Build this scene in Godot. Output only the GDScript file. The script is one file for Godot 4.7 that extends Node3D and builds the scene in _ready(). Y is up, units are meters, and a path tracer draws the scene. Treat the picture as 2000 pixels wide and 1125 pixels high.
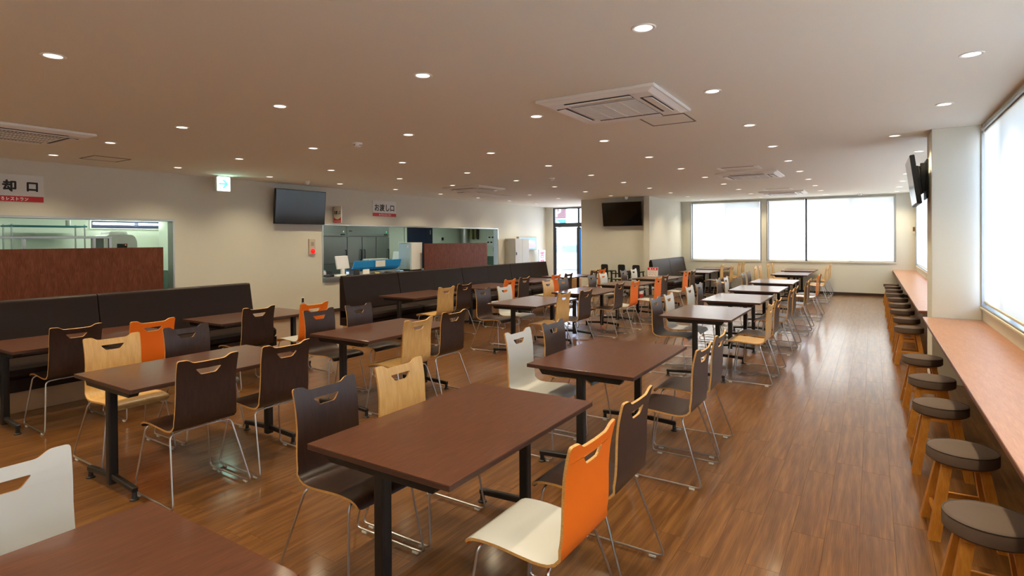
extends Node3D

# ------------------------------------------------------------------ layout (metres; x to the right, depth d = -z, y up)
const EYE := 1.55
const CEIL := 2.693
const BACK := 17.65
const LEFT := -9.87
const RIGHT := 0.95
const FRONT := -5.0
const TABLE_H := 0.683

var M := {}
var taken := {}
var rng := RandomNumberGenerator.new()


func _ready() -> void:
	rng.seed = 20240
	setup_view()
	make_materials()
	build_shell()
	build_windows()
	build_door()
	build_outside()
	build_floor()
	build_ceiling_things()
	build_kitchen()
	build_wall_things()
	build_sofas()
	build_tables()
	build_chairs()
	build_counters()
	build_stools()
	build_far_things()


# ------------------------------------------------------------------ camera, sky, sun, exposure
func setup_view() -> void:
	var f := 1097.2
	var cy := 476.3
	var yaw := 0.56975
	var pitch := -0.007544
	var roll := -0.006153
	var fw := Vector3(-sin(yaw) * cos(pitch), sin(pitch), -cos(yaw) * cos(pitch))
	var rt := Vector3(cos(yaw), 0, -sin(yaw))
	var up := rt.cross(fw)
	var r2 := rt * cos(roll) + up * sin(roll)
	var u2 := -rt * sin(roll) + up * cos(roll)
	var cam := Camera3D.new()
	cam.name = "camera"
	cam.transform = Transform3D(Basis(r2, u2, -fw), Vector3(0, EYE, 0))
	cam.projection = Camera3D.PROJECTION_FRUSTUM
	cam.keep_aspect = Camera3D.KEEP_HEIGHT
	cam.near = 0.05
	cam.far = 200.0
	cam.size = 0.05 * 1125.0 / f
	cam.frustum_offset = Vector2(0, -0.05 * (562.5 - cy) / f)
	add_child(cam)
	cam.current = true

	var env := Environment.new()
	env.background_mode = Environment.BG_SKY
	var sky := Sky.new()
	var sm := ProceduralSkyMaterial.new()
	sm.sky_top_color = Color(0.50, 0.66, 0.88)
	sm.sky_horizon_color = Color(0.86, 0.91, 0.97)
	sm.ground_horizon_color = Color(0.80, 0.82, 0.84)
	sm.ground_bottom_color = Color(0.52, 0.52, 0.52)
	sm.sky_curve = 0.2
	sm.sky_energy_multiplier = 1.0
	sky.sky_material = sm
	env.sky = sky
	env.background_energy_multiplier = 8.5
	env.tonemap_mode = Environment.TONE_MAPPER_LINEAR
	env.tonemap_exposure = 1.42
	env.sdfgi_enabled = true
	env.ssao_enabled = true
	env.ssil_enabled = true
	var we := WorldEnvironment.new()
	we.name = "world_environment"
	we.environment = env
	add_child(we)

	var sun := DirectionalLight3D.new()
	sun.name = "sun"
	sun.light_color = Color(1.0, 0.95, 0.88)
	sun.light_energy = 3.5
	sun.light_angular_distance = 0.6
	sun.shadow_enabled = true
	add_child(sun)
	sun.look_at_from_position(Vector3.ZERO, Vector3(0.12, -0.82, 0.55))


# ------------------------------------------------------------------ naming
func numbered(called: String) -> String:
	if not taken.has(called):
		taken[called] = 0
		return called
	taken[called] += 1
	return "%s_%03d" % [called, taken[called]]


func thing(called: String, label: String, category: String, at := Vector3.ZERO, turn := 0.0, group := "") -> Node3D:
	var o := Node3D.new()
	o.name = numbered(called)
	add_child(o)
	o.position = at
	o.rotation.y = turn
	o.set_meta("label", label)
	o.set_meta("category", category)
	if group != "":
		o.set_meta("group", group)
	return o


func structure(called: String) -> Node3D:
	var o := Node3D.new()
	o.name = numbered(called)
	add_child(o)
	o.set_meta("kind", "structure")
	return o


func part(called: String, mesh: Mesh, mats, parent: Node, at := Vector3.ZERO, turn := Vector3.ZERO) -> MeshInstance3D:
	var o := MeshInstance3D.new()
	o.name = called
	o.mesh = mesh
	if mats is Array:
		for i in mats.size():
			o.set_surface_override_material(i, mats[i])
	else:
		for i in mesh.get_surface_count():
			o.set_surface_override_material(i, mats)
	parent.add_child(o, true)
	o.position = at
	o.rotation = turn
	return o


func copy_of(o: Node3D, called: String, label: String, at: Vector3, turn: float, group: String) -> Node3D:
	var c: Node3D = o.duplicate()
	c.name = numbered(called)
	add_child(c)
	c.position = at
	c.rotation.y = turn
	c.set_meta("label", label)
	c.set_meta("group", group)
	return c


# ------------------------------------------------------------------ mesh helpers
func new_st() -> SurfaceTool:
	var st := SurfaceTool.new()
	st.begin(Mesh.PRIMITIVE_TRIANGLES)
	return st


func tri(st: SurfaceTool, p: Array, n: Array, uv: Array) -> void:
	var g: Vector3 = (p[1] - p[0]).cross(p[2] - p[0])
	var order := [0, 1, 2] if g.dot(n[0] + n[1] + n[2]) < 0.0 else [0, 2, 1]
	for k in order:
		st.set_normal(n[k])
		st.set_uv(uv[k])
		st.add_vertex(p[k])


func quad(st: SurfaceTool, a: Vector3, b: Vector3, c: Vector3, d: Vector3, n: Vector3) -> void:
	var ax := 0 if absf(n.x) > absf(n.y) and absf(n.x) > absf(n.z) else (1 if absf(n.y) > absf(n.z) else 2)
	var uv := func(p: Vector3) -> Vector2:
		if ax == 0:
			return Vector2(p.z, p.y)
		if ax == 1:
			return Vector2(p.x, p.z)
		return Vector2(p.x, p.y)
	tri(st, [a, b, c], [n, n, n], [uv.call(a), uv.call(b), uv.call(c)])
	tri(st, [a, c, d], [n, n, n], [uv.call(a), uv.call(c), uv.call(d)])


# box with chamfered edges, turned by bs
func box(st: SurfaceTool, c: Vector3, s: Vector3, ch := 0.0, bs := Basis()) -> void:
	var h := s * 0.5
	var b := minf(ch, minf(h.x, minf(h.y, h.z)) * 0.95)
	for ax in 3:
		var u := (ax + 1) % 3
		var v := (ax + 2) % 3
		for sg in [-1.0, 1.0]:
			var n := Vector3.ZERO
			n[ax] = sg
			var q := []
			for k in [[-1, -1], [1, -1], [1, 1], [-1, 1]]:
				var p := Vector3.ZERO
				p[ax] = sg * h[ax]
				p[u] = k[0] * (h[u] - b)
				p[v] = k[1] * (h[v] - b)
				q.append(c + bs * p)
			quad(st, q[0], q[1], q[2], q[3], bs * n)
	if b <= 0.0:
		return
	for ax in 3:
		var u := (ax + 1) % 3
		var v := (ax + 2) % 3
		for su in [-1.0, 1.0]:
			for sv in [-1.0, 1.0]:
				var n := Vector3.ZERO
				n[u] = su
				n[v] = sv
				var q := []
				for k in [[-1, 0], [1, 0], [1, 1], [-1, 1]]:
					var p := Vector3.ZERO
					p[ax] = k[0] * (h[ax] - b)
					p[u] = su * (h[u] - (b if k[1] == 1 else 0.0))
					p[v] = sv * (h[v] - (b if k[1] == 0 else 0.0))
					q.append(c + bs * p)
				quad(st, q[0], q[1], q[2], q[3], bs * n.normalized())
	for sx in [-1.0, 1.0]:
		for sy in [-1.0, 1.0]:
			for sz in [-1.0, 1.0]:
				var n: Vector3 = bs * Vector3(sx, sy, sz).normalized()
				var p := [Vector3(sx * h.x, sy * (h.y - b), sz * (h.z - b)), Vector3(sx * (h.x - b), sy * h.y, sz * (h.z - b)), Vector3(sx * (h.x - b), sy * (h.y - b), sz * h.z)]
				for k in 3:
					p[k] = c + bs * p[k]
				tri(st, p, [n, n, n], [Vector2.ZERO, Vector2.ZERO, Vector2.ZERO])


# box by its two corners
func box2(st: SurfaceTool, a: Vector3, b: Vector3, ch := 0.0) -> void:
	box(st, (a + b) * 0.5, (b - a).abs(), ch)


func bm(s: Vector3, ch := 0.0, c := Vector3.ZERO, bs := Basis()) -> ArrayMesh:
	var st := new_st()
	box(st, c, s, ch, bs)
	return st.commit()


func bm2(a: Vector3, b: Vector3, ch := 0.0) -> ArrayMesh:
	return bm((b - a).abs(), ch, (a + b) * 0.5)


# tube along a polyline
func tube(st: SurfaceTool, pts: Array, r: float, sides := 8, caps := true) -> void:
	var n := pts.size()
	var rings := []
	var side := Vector3.ZERO
	for i in n:
		var t: Vector3 = (pts[mini(i + 1, n - 1)] - pts[maxi(i - 1, 0)]).normalized()
		if side == Vector3.ZERO:
			side = t.cross(Vector3.UP)
			if side.length() < 0.05:
				side = t.cross(Vector3.RIGHT)
		side = (side - t * side.dot(t)).normalized()
		var up := side.cross(t)
		var ring := []
		for k in sides:
			var a := TAU * k / sides
			ring.append(side * cos(a) + up * sin(a))
		rings.append(ring)
	for i in n - 1:
		for k in sides:
			var k2 := (k + 1) % sides
			var na: Vector3 = rings[i][k]
			var nb: Vector3 = rings[i][k2]
			var nc: Vector3 = rings[i + 1][k2]
			var nd: Vector3 = rings[i + 1][k]
			var a: Vector3 = pts[i] + na * r
			var b: Vector3 = pts[i] + nb * r
			var c: Vector3 = pts[i + 1] + nc * r
			var d: Vector3 = pts[i + 1] + nd * r
			var z := Vector2.ZERO
			tri(st, [a, b, c], [na, nb, nc], [z, z, z])
			tri(st, [a, c, d], [na, nc, nd], [z, z, z])
	if caps:
		for e in [0, n - 1]:
			var t: Vector3 = (pts[0] - pts[1]).normalized() if e == 0 else (pts[n - 1] - pts[n - 2]).normalized()
			for k in range(1, sides - 1):
				tri(st, [pts[e] + rings[e][0] * r, pts[e] + rings[e][k] * r, pts[e] + rings[e][k + 1] * r], [t, t, t], [Vector2.ZERO, Vector2.ZERO, Vector2.ZERO])


# a polyline with its inner corners rounded
func rounded(pts: Array, r: float, steps := 5) -> Array:
	var out := [pts[0]]
	for i in range(1, pts.size() - 1):
		var a: Vector3 = pts[i - 1]
		var b: Vector3 = pts[i]
		var c: Vector3 = pts[i + 1]
		var k := minf(r, minf(a.distance_to(b), c.distance_to(b)) * 0.48)
		var p := b + (a - b).normalized() * k
		var q := b + (c - b).normalized() * k
		for s in steps + 1:
			var t := float(s) / steps
			out.append(p.lerp(b, t).lerp(b.lerp(q, t), t))
	out.append(pts[-1])
	return out


# solid of revolution about y; profile of Vector2(radius, height)
func lathe(st: SurfaceTool, prof: Array, sides := 24, c := Vector3.ZERO, smooth_deg := 40.0) -> void:
	for i in prof.size() - 1:
		var p: Vector2 = prof[i]
		var q: Vector2 = prof[i + 1]
		if p.distance_to(q) < 1e-6:
			continue
		var t := (q - p).normalized()
		var n0 := Vector2(t.y, -t.x)
		var np := n0
		var nq := n0
		if i > 0:
			var tp: Vector2 = (p - prof[i - 1]).normalized()
			if rad_to_deg(absf(tp.angle_to(t))) < smooth_deg:
				np = (n0 + Vector2(tp.y, -tp.x)).normalized()
		if i < prof.size() - 2:
			var tn: Vector2 = (prof[i + 2] - q).normalized()
			if rad_to_deg(absf(t.angle_to(tn))) < smooth_deg:
				nq = (n0 + Vector2(tn.y, -tn.x)).normalized()
		for k in sides:
			var a := TAU * k / sides
			var b := TAU * (k + 1) / sides
			var da := Vector3(cos(a), 0, sin(a))
			var db := Vector3(cos(b), 0, sin(b))
			var A := c + da * p.x + Vector3.UP * p.y
			var B := c + db * p.x + Vector3.UP * p.y
			var C := c + db * q.x + Vector3.UP * q.y
			var D := c + da * q.x + Vector3.UP * q.y
			var uvs := [Vector2(A.x, A.z), Vector2(B.x, B.z), Vector2(C.x, C.z), Vector2(D.x, D.z)]
			var nA := da * np.x + Vector3.UP * np.y
			var nB := db * np.x + Vector3.UP * np.y
			var nC := db * nq.x + Vector3.UP * nq.y
			var nD := da * nq.x + Vector3.UP * nq.y
			if p.x > 1e-5:
				tri(st, [A, B, C], [nA, nB, nC], [uvs[0], uvs[1], uvs[2]])
			if q.x > 1e-5:
				tri(st, [A, C, D], [nA, nC, nD], [uvs[0], uvs[2], uvs[3]])


# extrude a flat convex-or-not outline (x,y) by depth along z, centred
func prism(st: SurfaceTool, outline: PackedVector2Array, depth: float, tf := Transform3D()) -> void:
	var idx := Geometry2D.triangulate_polygon(outline)
	var hz := depth * 0.5
	for s in [-1.0, 1.0]:
		var n: Vector3 = tf.basis * Vector3(0, 0, s)
		for i in range(0, idx.size(), 3):
			var p := []
			var uv := []
			for k in 3:
				var v := outline[idx[i + k]]
				p.append(tf * Vector3(v.x, v.y, s * hz))
				uv.append(v)
			tri(st, p, [n, n, n], uv)
	var cw := Geometry2D.is_polygon_clockwise(outline)
	for i in outline.size():
		var a := outline[i]
		var b := outline[(i + 1) % outline.size()]
		var e := b - a
		var n2 := Vector2(e.y, -e.x).normalized()
		if cw:
			n2 = -n2
		var n: Vector3 = tf.basis * Vector3(n2.x, n2.y, 0)
		quad(st, tf * Vector3(a.x, a.y, -hz), tf * Vector3(b.x, b.y, -hz), tf * Vector3(b.x, b.y, hz), tf * Vector3(a.x, a.y, hz), n)


func round_poly(pts: Array, r: float, steps := 4) -> PackedVector2Array:
	var out := PackedVector2Array()
	var n := pts.size()
	for i in n:
		var a: Vector2 = pts[(i + n - 1) % n]
		var b: Vector2 = pts[i]
		var c: Vector2 = pts[(i + 1) % n]
		var k := minf(r, minf(a.distance_to(b), c.distance_to(b)) * 0.48)
		var p := b + (a - b).normalized() * k
		var q := b + (c - b).normalized() * k
		for s in steps + 1:
			var t := float(s) / steps
			out.append(p.lerp(b, t).lerp(b.lerp(q, t), t))
	return out


# ------------------------------------------------------------------ materials
func mat(c: Color, rough := 0.6, metal := 0.0) -> StandardMaterial3D:
	var m := StandardMaterial3D.new()
	m.albedo_color = c
	m.roughness = rough
	m.metallic = metal
	return m


func rgb(r: int, g: int, b: int) -> Color:
	return Color(r / 255.0, g / 255.0, b / 255.0)


func glow(c: Color, e: float) -> StandardMaterial3D:
	var m := mat(c, 0.5)
	m.emission_enabled = true
	m.emission = c
	m.emission_energy_multiplier = e
	return m


# wood grain that runs along the image's height
func wood_tex(lo: Color, hi: Color, sd: int, w: int, h: int, cross: float, along: float, fine := 0.35, bands := 0.0) -> ImageTexture:
	var n1 := FastNoiseLite.new()
	n1.seed = sd
	n1.frequency = 1.0
	n1.fractal_octaves = 3
	var n2 := FastNoiseLite.new()
	n2.seed = sd + 7
	n2.frequency = 1.0
	n2.fractal_octaves = 2
	var img := Image.create(w, h, false, Image.FORMAT_RGB8)
	for y in h:
		for x in w:
			var a := n1.get_noise_2d(x * cross, y * along) * 0.9
			var b := n2.get_noise_2d(x * cross * 6.0, y * along * 2.5)
			var t := 0.5 + a * (0.9 - fine) + b * fine
			if bands > 0.0:
				t += bands * n2.get_noise_2d(x * cross * 0.35 + 91.0, y * along * 0.5)
			img.set_pixel(x, y, lo.lerp(hi, clampf(t, 0.0, 1.0)))
	img.generate_mipmaps()
	return ImageTexture.create_from_image(img)


func speck_tex(base: Color, amount: float, sd: int, freq := 0.4, sz := 256) -> ImageTexture:
	var n := FastNoiseLite.new()
	n.seed = sd
	n.frequency = freq
	n.fractal_octaves = 2
	var img := Image.create(sz, sz, false, Image.FORMAT_RGB8)
	for y in sz:
		for x in sz:
			var t := n.get_noise_2d(x, y) * amount
			img.set_pixel(x, y, Color(clampf(base.r + t, 0, 1), clampf(base.g + t, 0, 1), clampf(base.b + t, 0, 1)))
	img.generate_mipmaps()
	return ImageTexture.create_from_image(img)


func textured(t: Texture2D, rough: float, triplanar := 0.0, uvs := 1.0) -> StandardMaterial3D:
	var m := mat(Color.WHITE, rough)
	m.albedo_texture = t
	if triplanar > 0.0:
		m.uv1_triplanar = true
		m.uv1_scale = Vector3.ONE * triplanar
		m.uv1_triplanar_sharpness = 8.0
	else:
		m.uv1_scale = Vector3(uvs, uvs, 1)
	return m


func make_materials() -> void:
	M.wall = textured(speck_tex(rgb(216, 213, 199), 0.02, 3, 0.5), 0.85, 1.6)
	M.ceiling = textured(speck_tex(rgb(240, 238, 227), 0.012, 5, 0.5), 0.9, 1.2)
	M.pillar = textured(speck_tex(rgb(232, 230, 216), 0.015, 6, 0.5), 0.85, 1.6)
	M.baseboard = mat(rgb(58, 40, 32), 0.45)
	M.floor_base = mat(rgb(46, 30, 20), 0.9)
	M.plank = textured(wood_tex(rgb(80, 48, 22), rgb(124, 84, 43), 11, 512, 1024, 0.03, 0.0028, 0.3, 0.25), 0.28)
	M.plank.roughness = 0.36
	M.plank.metallic_specular = 0.3
	M.plank.clearcoat_enabled = true
	M.plank.clearcoat = 0.7
	M.plank.clearcoat_roughness = 0.13
	# furniture woods
	var table_t := wood_tex(rgb(68, 36, 21), rgb(94, 53, 32), 21, 512, 512, 0.05, 0.006, 0.5)
	M.table = textured(table_t, 0.28, 1.1)
	M.table.roughness = 0.36
	M.table.metallic_specular = 0.3
	M.table.clearcoat_enabled = true
	M.table.clearcoat = 0.5
	M.table.clearcoat_roughness = 0.12
	M.table_edge = mat(rgb(72, 44, 34), 0.45)
	var dark_t := wood_tex(rgb(38, 22, 17), rgb(58, 37, 29), 31, 256, 512, 0.045, 0.004, 0.35)
	M.dark_veneer = textured(dark_t, 0.36, 0.0, 2.0)
	var light_t := wood_tex(rgb(190, 148, 88), rgb(212, 174, 116), 41, 256, 512, 0.045, 0.004, 0.35)
	M.light_veneer = textured(light_t, 0.36, 0.0, 2.0)
	M.white_laminate = mat(rgb(190, 190, 187), 0.34)
	M.orange_laminate = textured(speck_tex(rgb(238, 112, 8), 0.02, 8, 0.6), 0.5, 0.0, 4.0)
	M.ply_edge = textured(wood_tex(rgb(168, 118, 62), rgb(216, 172, 108), 51, 128, 128, 0.02, 0.4, 0.4), 0.5, 6.0)
	M.chrome = mat(rgb(196, 196, 198), 0.28, 1.0)
	M.glide = mat(rgb(214, 212, 204), 0.4)
	M.black_metal = mat(rgb(20, 20, 22), 0.42, 0.0)
	M.black_plastic = mat(rgb(22, 22, 24), 0.5)
	M.stool_fabric = textured(speck_tex(rgb(88, 71, 60), 0.04, 61, 0.9), 0.85, 6.0)
	M.stool_piping = mat(rgb(70, 58, 50), 0.8)
	M.stool_wood = textured(wood_tex(rgb(178, 112, 36), rgb(206, 142, 58), 71, 128, 256, 0.05, 0.01, 0.4), 0.45, 2.5)
	M.counter = textured(wood_tex(rgb(156, 106, 76), rgb(182, 132, 100), 81, 512, 512, 0.05, 0.006, 0.5), 0.30, 1.0)
	M.counter_edge = mat(rgb(112, 66, 46), 0.45)
	M.panel_wood = textured(wood_tex(rgb(88, 50, 36), rgb(120, 72, 54), 91, 256, 512, 0.05, 0.006, 0.45), 0.42, 0.9)
	M.leather = textured(speck_tex(rgb(42, 31, 28), 0.02, 101, 0.7), 0.42, 5.0)
	M.leather.metallic_specular = 0.28
	M.panel_wood.metallic_specular = 0.2
	M.plinth = mat(rgb(186, 150, 112), 0.6)
	# metals, plastics, glass
	M.steel = mat(rgb(190, 190, 186), 0.3, 1.0)
	M.fridge_steel = mat(rgb(150, 156, 154), 0.33, 0.9)
	M.aluminium = mat(rgb(176, 176, 172), 0.35, 0.85)
	M.dark_frame = mat(rgb(44, 46, 52), 0.5)
	M.hatch_frame = mat(rgb(112, 96, 82), 0.5)
	M.white_plastic = mat(rgb(246, 245, 241), 0.45)
	M.grey_plastic = mat(rgb(150, 148, 142), 0.6)
	M.cabinet = mat(rgb(172, 168, 156), 0.5)
	M.screen = mat(rgb(10, 11, 13), 0.12)
	M.glass = mat(Color(0.9, 0.95, 0.95, 0.06), 0.02)
	M.glass.transparency = BaseMaterial3D.TRANSPARENCY_ALPHA
	M.insect = mat(Color(0.25, 0.26, 0.27, 0.2), 0.8)
	M.insect.transparency = BaseMaterial3D.TRANSPARENCY_ALPHA
	M.blind = mat(rgb(244, 242, 234), 0.9)
	M.blind.backlight_enabled = true
	M.blind.backlight = Color(0.95, 0.95, 0.93)
	M.blind_bar = mat(rgb(226, 220, 198), 0.6)
	M.lens = glow(Color(1.0, 0.97, 0.9), 2.0)
	M.tube = glow(Color(0.96, 1.0, 0.98), 2.0)
	M.k_wall = mat(rgb(224, 230, 214), 0.8)
	M.k_low = mat(rgb(92, 112, 98), 0.7)
	M.k_floor = mat(rgb(96, 104, 98), 0.6)
	M.red = mat(rgb(196, 26, 30), 0.5)
	M.teal = mat(rgb(24, 92, 98), 0.5)
	M.blue = mat(rgb(24, 150, 226), 0.45)
	M.deep_blue = mat(rgb(10, 70, 200), 0.45)
	M.navy = mat(rgb(20, 28, 56), 0.5)
	M.card = mat(rgb(190, 150, 104), 0.8)
	M.paper = mat(rgb(238, 236, 228), 0.8)


# ------------------------------------------------------------------ structure
func build_shell() -> void:
	var t := 0.15
	# left wall with two serving openings
	var st := new_st()
	var xa := LEFT - t
	box2(st, Vector3(xa, 0, -FRONT), Vector3(LEFT, CEIL, -1.4))
	box2(st, Vector3(xa, 1.917, -1.4), Vector3(LEFT, CEIL, -4.888))
	box2(st, Vector3(xa, 0, -1.4), Vector3(LEFT, 0.62, -4.888))
	box2(st, Vector3(xa, 0, -4.888), Vector3(LEFT, CEIL, -7.9))
	box2(st, Vector3(xa, 1.905, -7.9), Vector3(LEFT, CEIL, -14.6))
	box2(st, Vector3(xa, 0, -7.9), Vector3(LEFT, 0.647, -14.6))
	box2(st, Vector3(xa, 0, -14.6), Vector3(LEFT, CEIL, -BACK - t))
	struct_mesh("wall_left", st, M.wall)
	# back wall: windows, door side, strip at the right
	st = new_st()
	var zb := -BACK
	var zc := -BACK - t
	box2(st, Vector3(-9.87, 0, zb), Vector3(-9.58, CEIL, zc))
	box2(st, Vector3(-9.58, 2.66, zb), Vector3(-7.0, CEIL, zc))
	box2(st, Vector3(-7.3, 0, zb), Vector3(-4.72, CEIL, zc))
	box2(st, Vector3(-4.72, 0, zb), Vector3(0.518, 0.885, zc))
	box2(st, Vector3(-4.72, 2.665, zb), Vector3(0.518, CEIL, zc))
	box2(st, Vector3(-2.712, 0.885, zb), Vector3(-2.548, 2.665, zc))
	box2(st, Vector3(0.518, 0, zb), Vector3(RIGHT + t, CEIL, zc))
	struct_mesh("wall_back", st, M.wall)
	# right wall with two long window bands
	st = new_st()
	box2(st, Vector3(RIGHT, 0, -FRONT + t), Vector3(RIGHT + t, CEIL, 4.4))
	box2(st, Vector3(RIGHT, 0, 4.4), Vector3(RIGHT + t, 0.835, -7.42))
	box2(st, Vector3(RIGHT, 2.655, 4.4), Vector3(RIGHT + t, CEIL, -7.42))
	box2(st, Vector3(RIGHT, 0, -7.42), Vector3(RIGHT + t, CEIL, -8.2))
	box2(st, Vector3(RIGHT, 0, -8.2), Vector3(RIGHT + t, 0.835, -17.45))
	box2(st, Vector3(RIGHT, 2.655, -8.2), Vector3(RIGHT + t, CEIL, -17.45))
	box2(st, Vector3(RIGHT, 0, -17.45), Vector3(RIGHT + t, CEIL, -BACK))
	struct_mesh("wall_right", st, M.wall)
	st = new_st()
	box2(st, Vector3(0.535, 0, -7.42), Vector3(RIGHT, CEIL, -8.0), 0.004)
	struct_mesh("wall_pillar", st, M.pillar)
	st = new_st()
	box2(st, Vector3(LEFT - t, 0, -FRONT), Vector3(RIGHT + t, CEIL, -FRONT + t))
	struct_mesh("wall_front", st, M.wall)
	# block with the television wall
	st = new_st()
	box2(st, Vector3(-7.12, 0, -14.85), Vector3(-5.0, CEIL, -BACK))
	box2(st, Vector3(-5.15, 0, -14.6), Vector3(-5.0, CEIL, -14.85))
	struct_mesh("wall_partition", st, M.wall)
	# ceiling
	st = new_st()
	box2(st, Vector3(LEFT - t, CEIL, -FRONT + t), Vector3(RIGHT + t, CEIL + 0.12, -BACK - t))
	struct_mesh("ceiling", st, M.ceiling)
	# baseboards
	for b in [["baseboard_back", Vector3(-5.0, 0, zb + 0.012), Vector3(RIGHT, 0.07, zb)], ["baseboard_right", Vector3(RIGHT - 0.012, 0, -FRONT), Vector3(RIGHT, 0.07, zb)], ["baseboard_left", Vector3(LEFT, 0, -FRONT), Vector3(LEFT + 0.012, 0.07, zb)], ["baseboard_partition", Vector3(-7.12, 0, -14.838), Vector3(-5.15, 0.07, -14.85)], ["baseboard_partition_side", Vector3(-5.0, 0, -14.6), Vector3(-4.988, 0.07, zb)]]:
		st = new_st()
		box2(st, b[1], b[2], 0.003)
		struct_mesh(b[0], st, M.baseboard)
	# steel frames of the serving openings
	for o in [[-1.4, -4.888, 0.62, 1.917], [-7.9, -14.6, 0.76, 1.905]]:
		var tr := structure("trim_1" if o[0] > -5.0 else "trim_2")
		var w := 0.028
		part("head", bm2(Vector3(xa - 0.01, o[3] - w, o[0]), Vector3(LEFT + 0.012, o[3] + 0.004, o[1]), 0.003), M.steel, tr)
		part("jamb", bm2(Vector3(xa - 0.01, o[2], o[1]), Vector3(LEFT + 0.012, o[3] - w, o[1] + w), 0.003), M.steel, tr)
		part("jamb", bm2(Vector3(xa - 0.01, o[2], o[0]), Vector3(LEFT + 0.012, o[3] - w, o[0] - w), 0.003), M.steel, tr)


func struct_mesh(called: String, st: SurfaceTool, m: Material, parent: Node = self) -> MeshInstance3D:
	var o := MeshInstance3D.new()
	o.name = called
	o.mesh = st.commit()
	o.set_surface_override_material(0, m)
	parent.add_child(o, true)
	if parent == self:
		o.set_meta("kind", "structure")
	return o


# a window in a wall plane; the plane's local axes: u along the wall, y up, n into the room
func window(called: String, origin: Vector3, turn: float, u0: float, u1: float, y0: float, y1: float, mullions: Array, screens: Array) -> void:
	var w := structure(called)
	w.position = origin
	w.rotation.y = turn
	var fr := 0.045
	var zf := -0.11
	for e in [[u0, u1, y0, y0 + fr], [u0, u1, y1 - fr, y1], [u0, u0 + fr, y0 + fr, y1 - fr], [u1 - fr, u1, y0 + fr, y1 - fr]]:
		part("frame", bm2(Vector3(e[0], e[2], zf - 0.03), Vector3(e[1], e[3], zf + 0.03), 0.004), M.aluminium, w)
	for e in [[u0 - 0.012, u1 + 0.012, y0 - 0.002, y0 + 0.016], [u0 - 0.012, u1 + 0.012, y1 - 0.016, y1 + 0.002], [u0 - 0.012, u0 + 0.014, y0 + 0.016, y1 - 0.016], [u1 - 0.014, u1 + 0.012, y0 + 0.016, y1 - 0.016]]:
		part("surround", bm2(Vector3(e[0], e[2], -0.075), Vector3(e[1], e[3], 0.012), 0.003), M.aluminium, w)
	var xs := [u0 + fr]
	for m in mullions:
		part("mullion", bm2(Vector3(m - 0.02, y0 + fr, zf - 0.03), Vector3(m + 0.02, y1 - fr, zf + 0.03), 0.004), M.aluminium, w)
		xs.append(m - 0.02)
		xs.append(m + 0.02)
	xs.append(u1 - fr)
	for i in range(0, xs.size(), 2):
		part("pane", bm2(Vector3(xs[i], y0 + fr, zf - 0.003), Vector3(xs[i + 1], y1 - fr, zf + 0.003)), M.glass, w)
	for s in screens:
		part("insect_screen", bm2(Vector3(s[0], y0 + fr, zf - 0.034), Vector3(s[1], y1 - fr, zf - 0.032)), M.insect, w)
	part("sill", bm2(Vector3(u0 - 0.02, y0 - 0.022, -0.09), Vector3(u1 + 0.02, y0, 0.02), 0.004), M.blind_bar, w)


func blind(origin: Vector3, turn: float, u0: float, u1: float, y0: float, y1: float, label: String, group: String, zo := -0.03) -> void:
	var b := thing("roller_blind", label, "blind", origin, turn, group)
	var st := new_st()
	tube(st, [Vector3(u0, y1 - 0.034, zo), Vector3(u1, y1 - 0.034, zo)], 0.022, 12)
	part("roller", st.commit(), M.blind_bar, b)
	part("head_rail", bm2(Vector3(u0, y1 - 0.03, zo + 0.026), Vector3(u1, y1 - 0.004, zo + 0.05), 0.003), M.aluminium, b)
	for e in [u0, u1]:
		part("end_bracket", bm2(Vector3(e - 0.006, y1 - 0.06, zo - 0.02), Vector3(e + 0.006, y1 - 0.004, zo + 0.03), 0.002), M.white_plastic, b)
	part("fabric", bm2(Vector3(u0 + 0.012, y0 + 0.02, zo + 0.0205), Vector3(u1 - 0.012, y1 - 0.03, zo + 0.0215)), M.blind, b)
	part("bottom_bar", bm2(Vector3(u0 + 0.012, y0, zo + 0.013), Vector3(u1 - 0.012, y0 + 0.024, zo + 0.029), 0.004), M.blind_bar, b)
	st = new_st()
	tube(st, [Vector3(u0 + 0.004, y1 - 0.03, zo + 0.02), Vector3(u0 + 0.004, y0 + 0.25, zo + 0.02)], 0.0018, 5)
	part("pull_chain", st.commit(), M.white_plastic, b)


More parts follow.
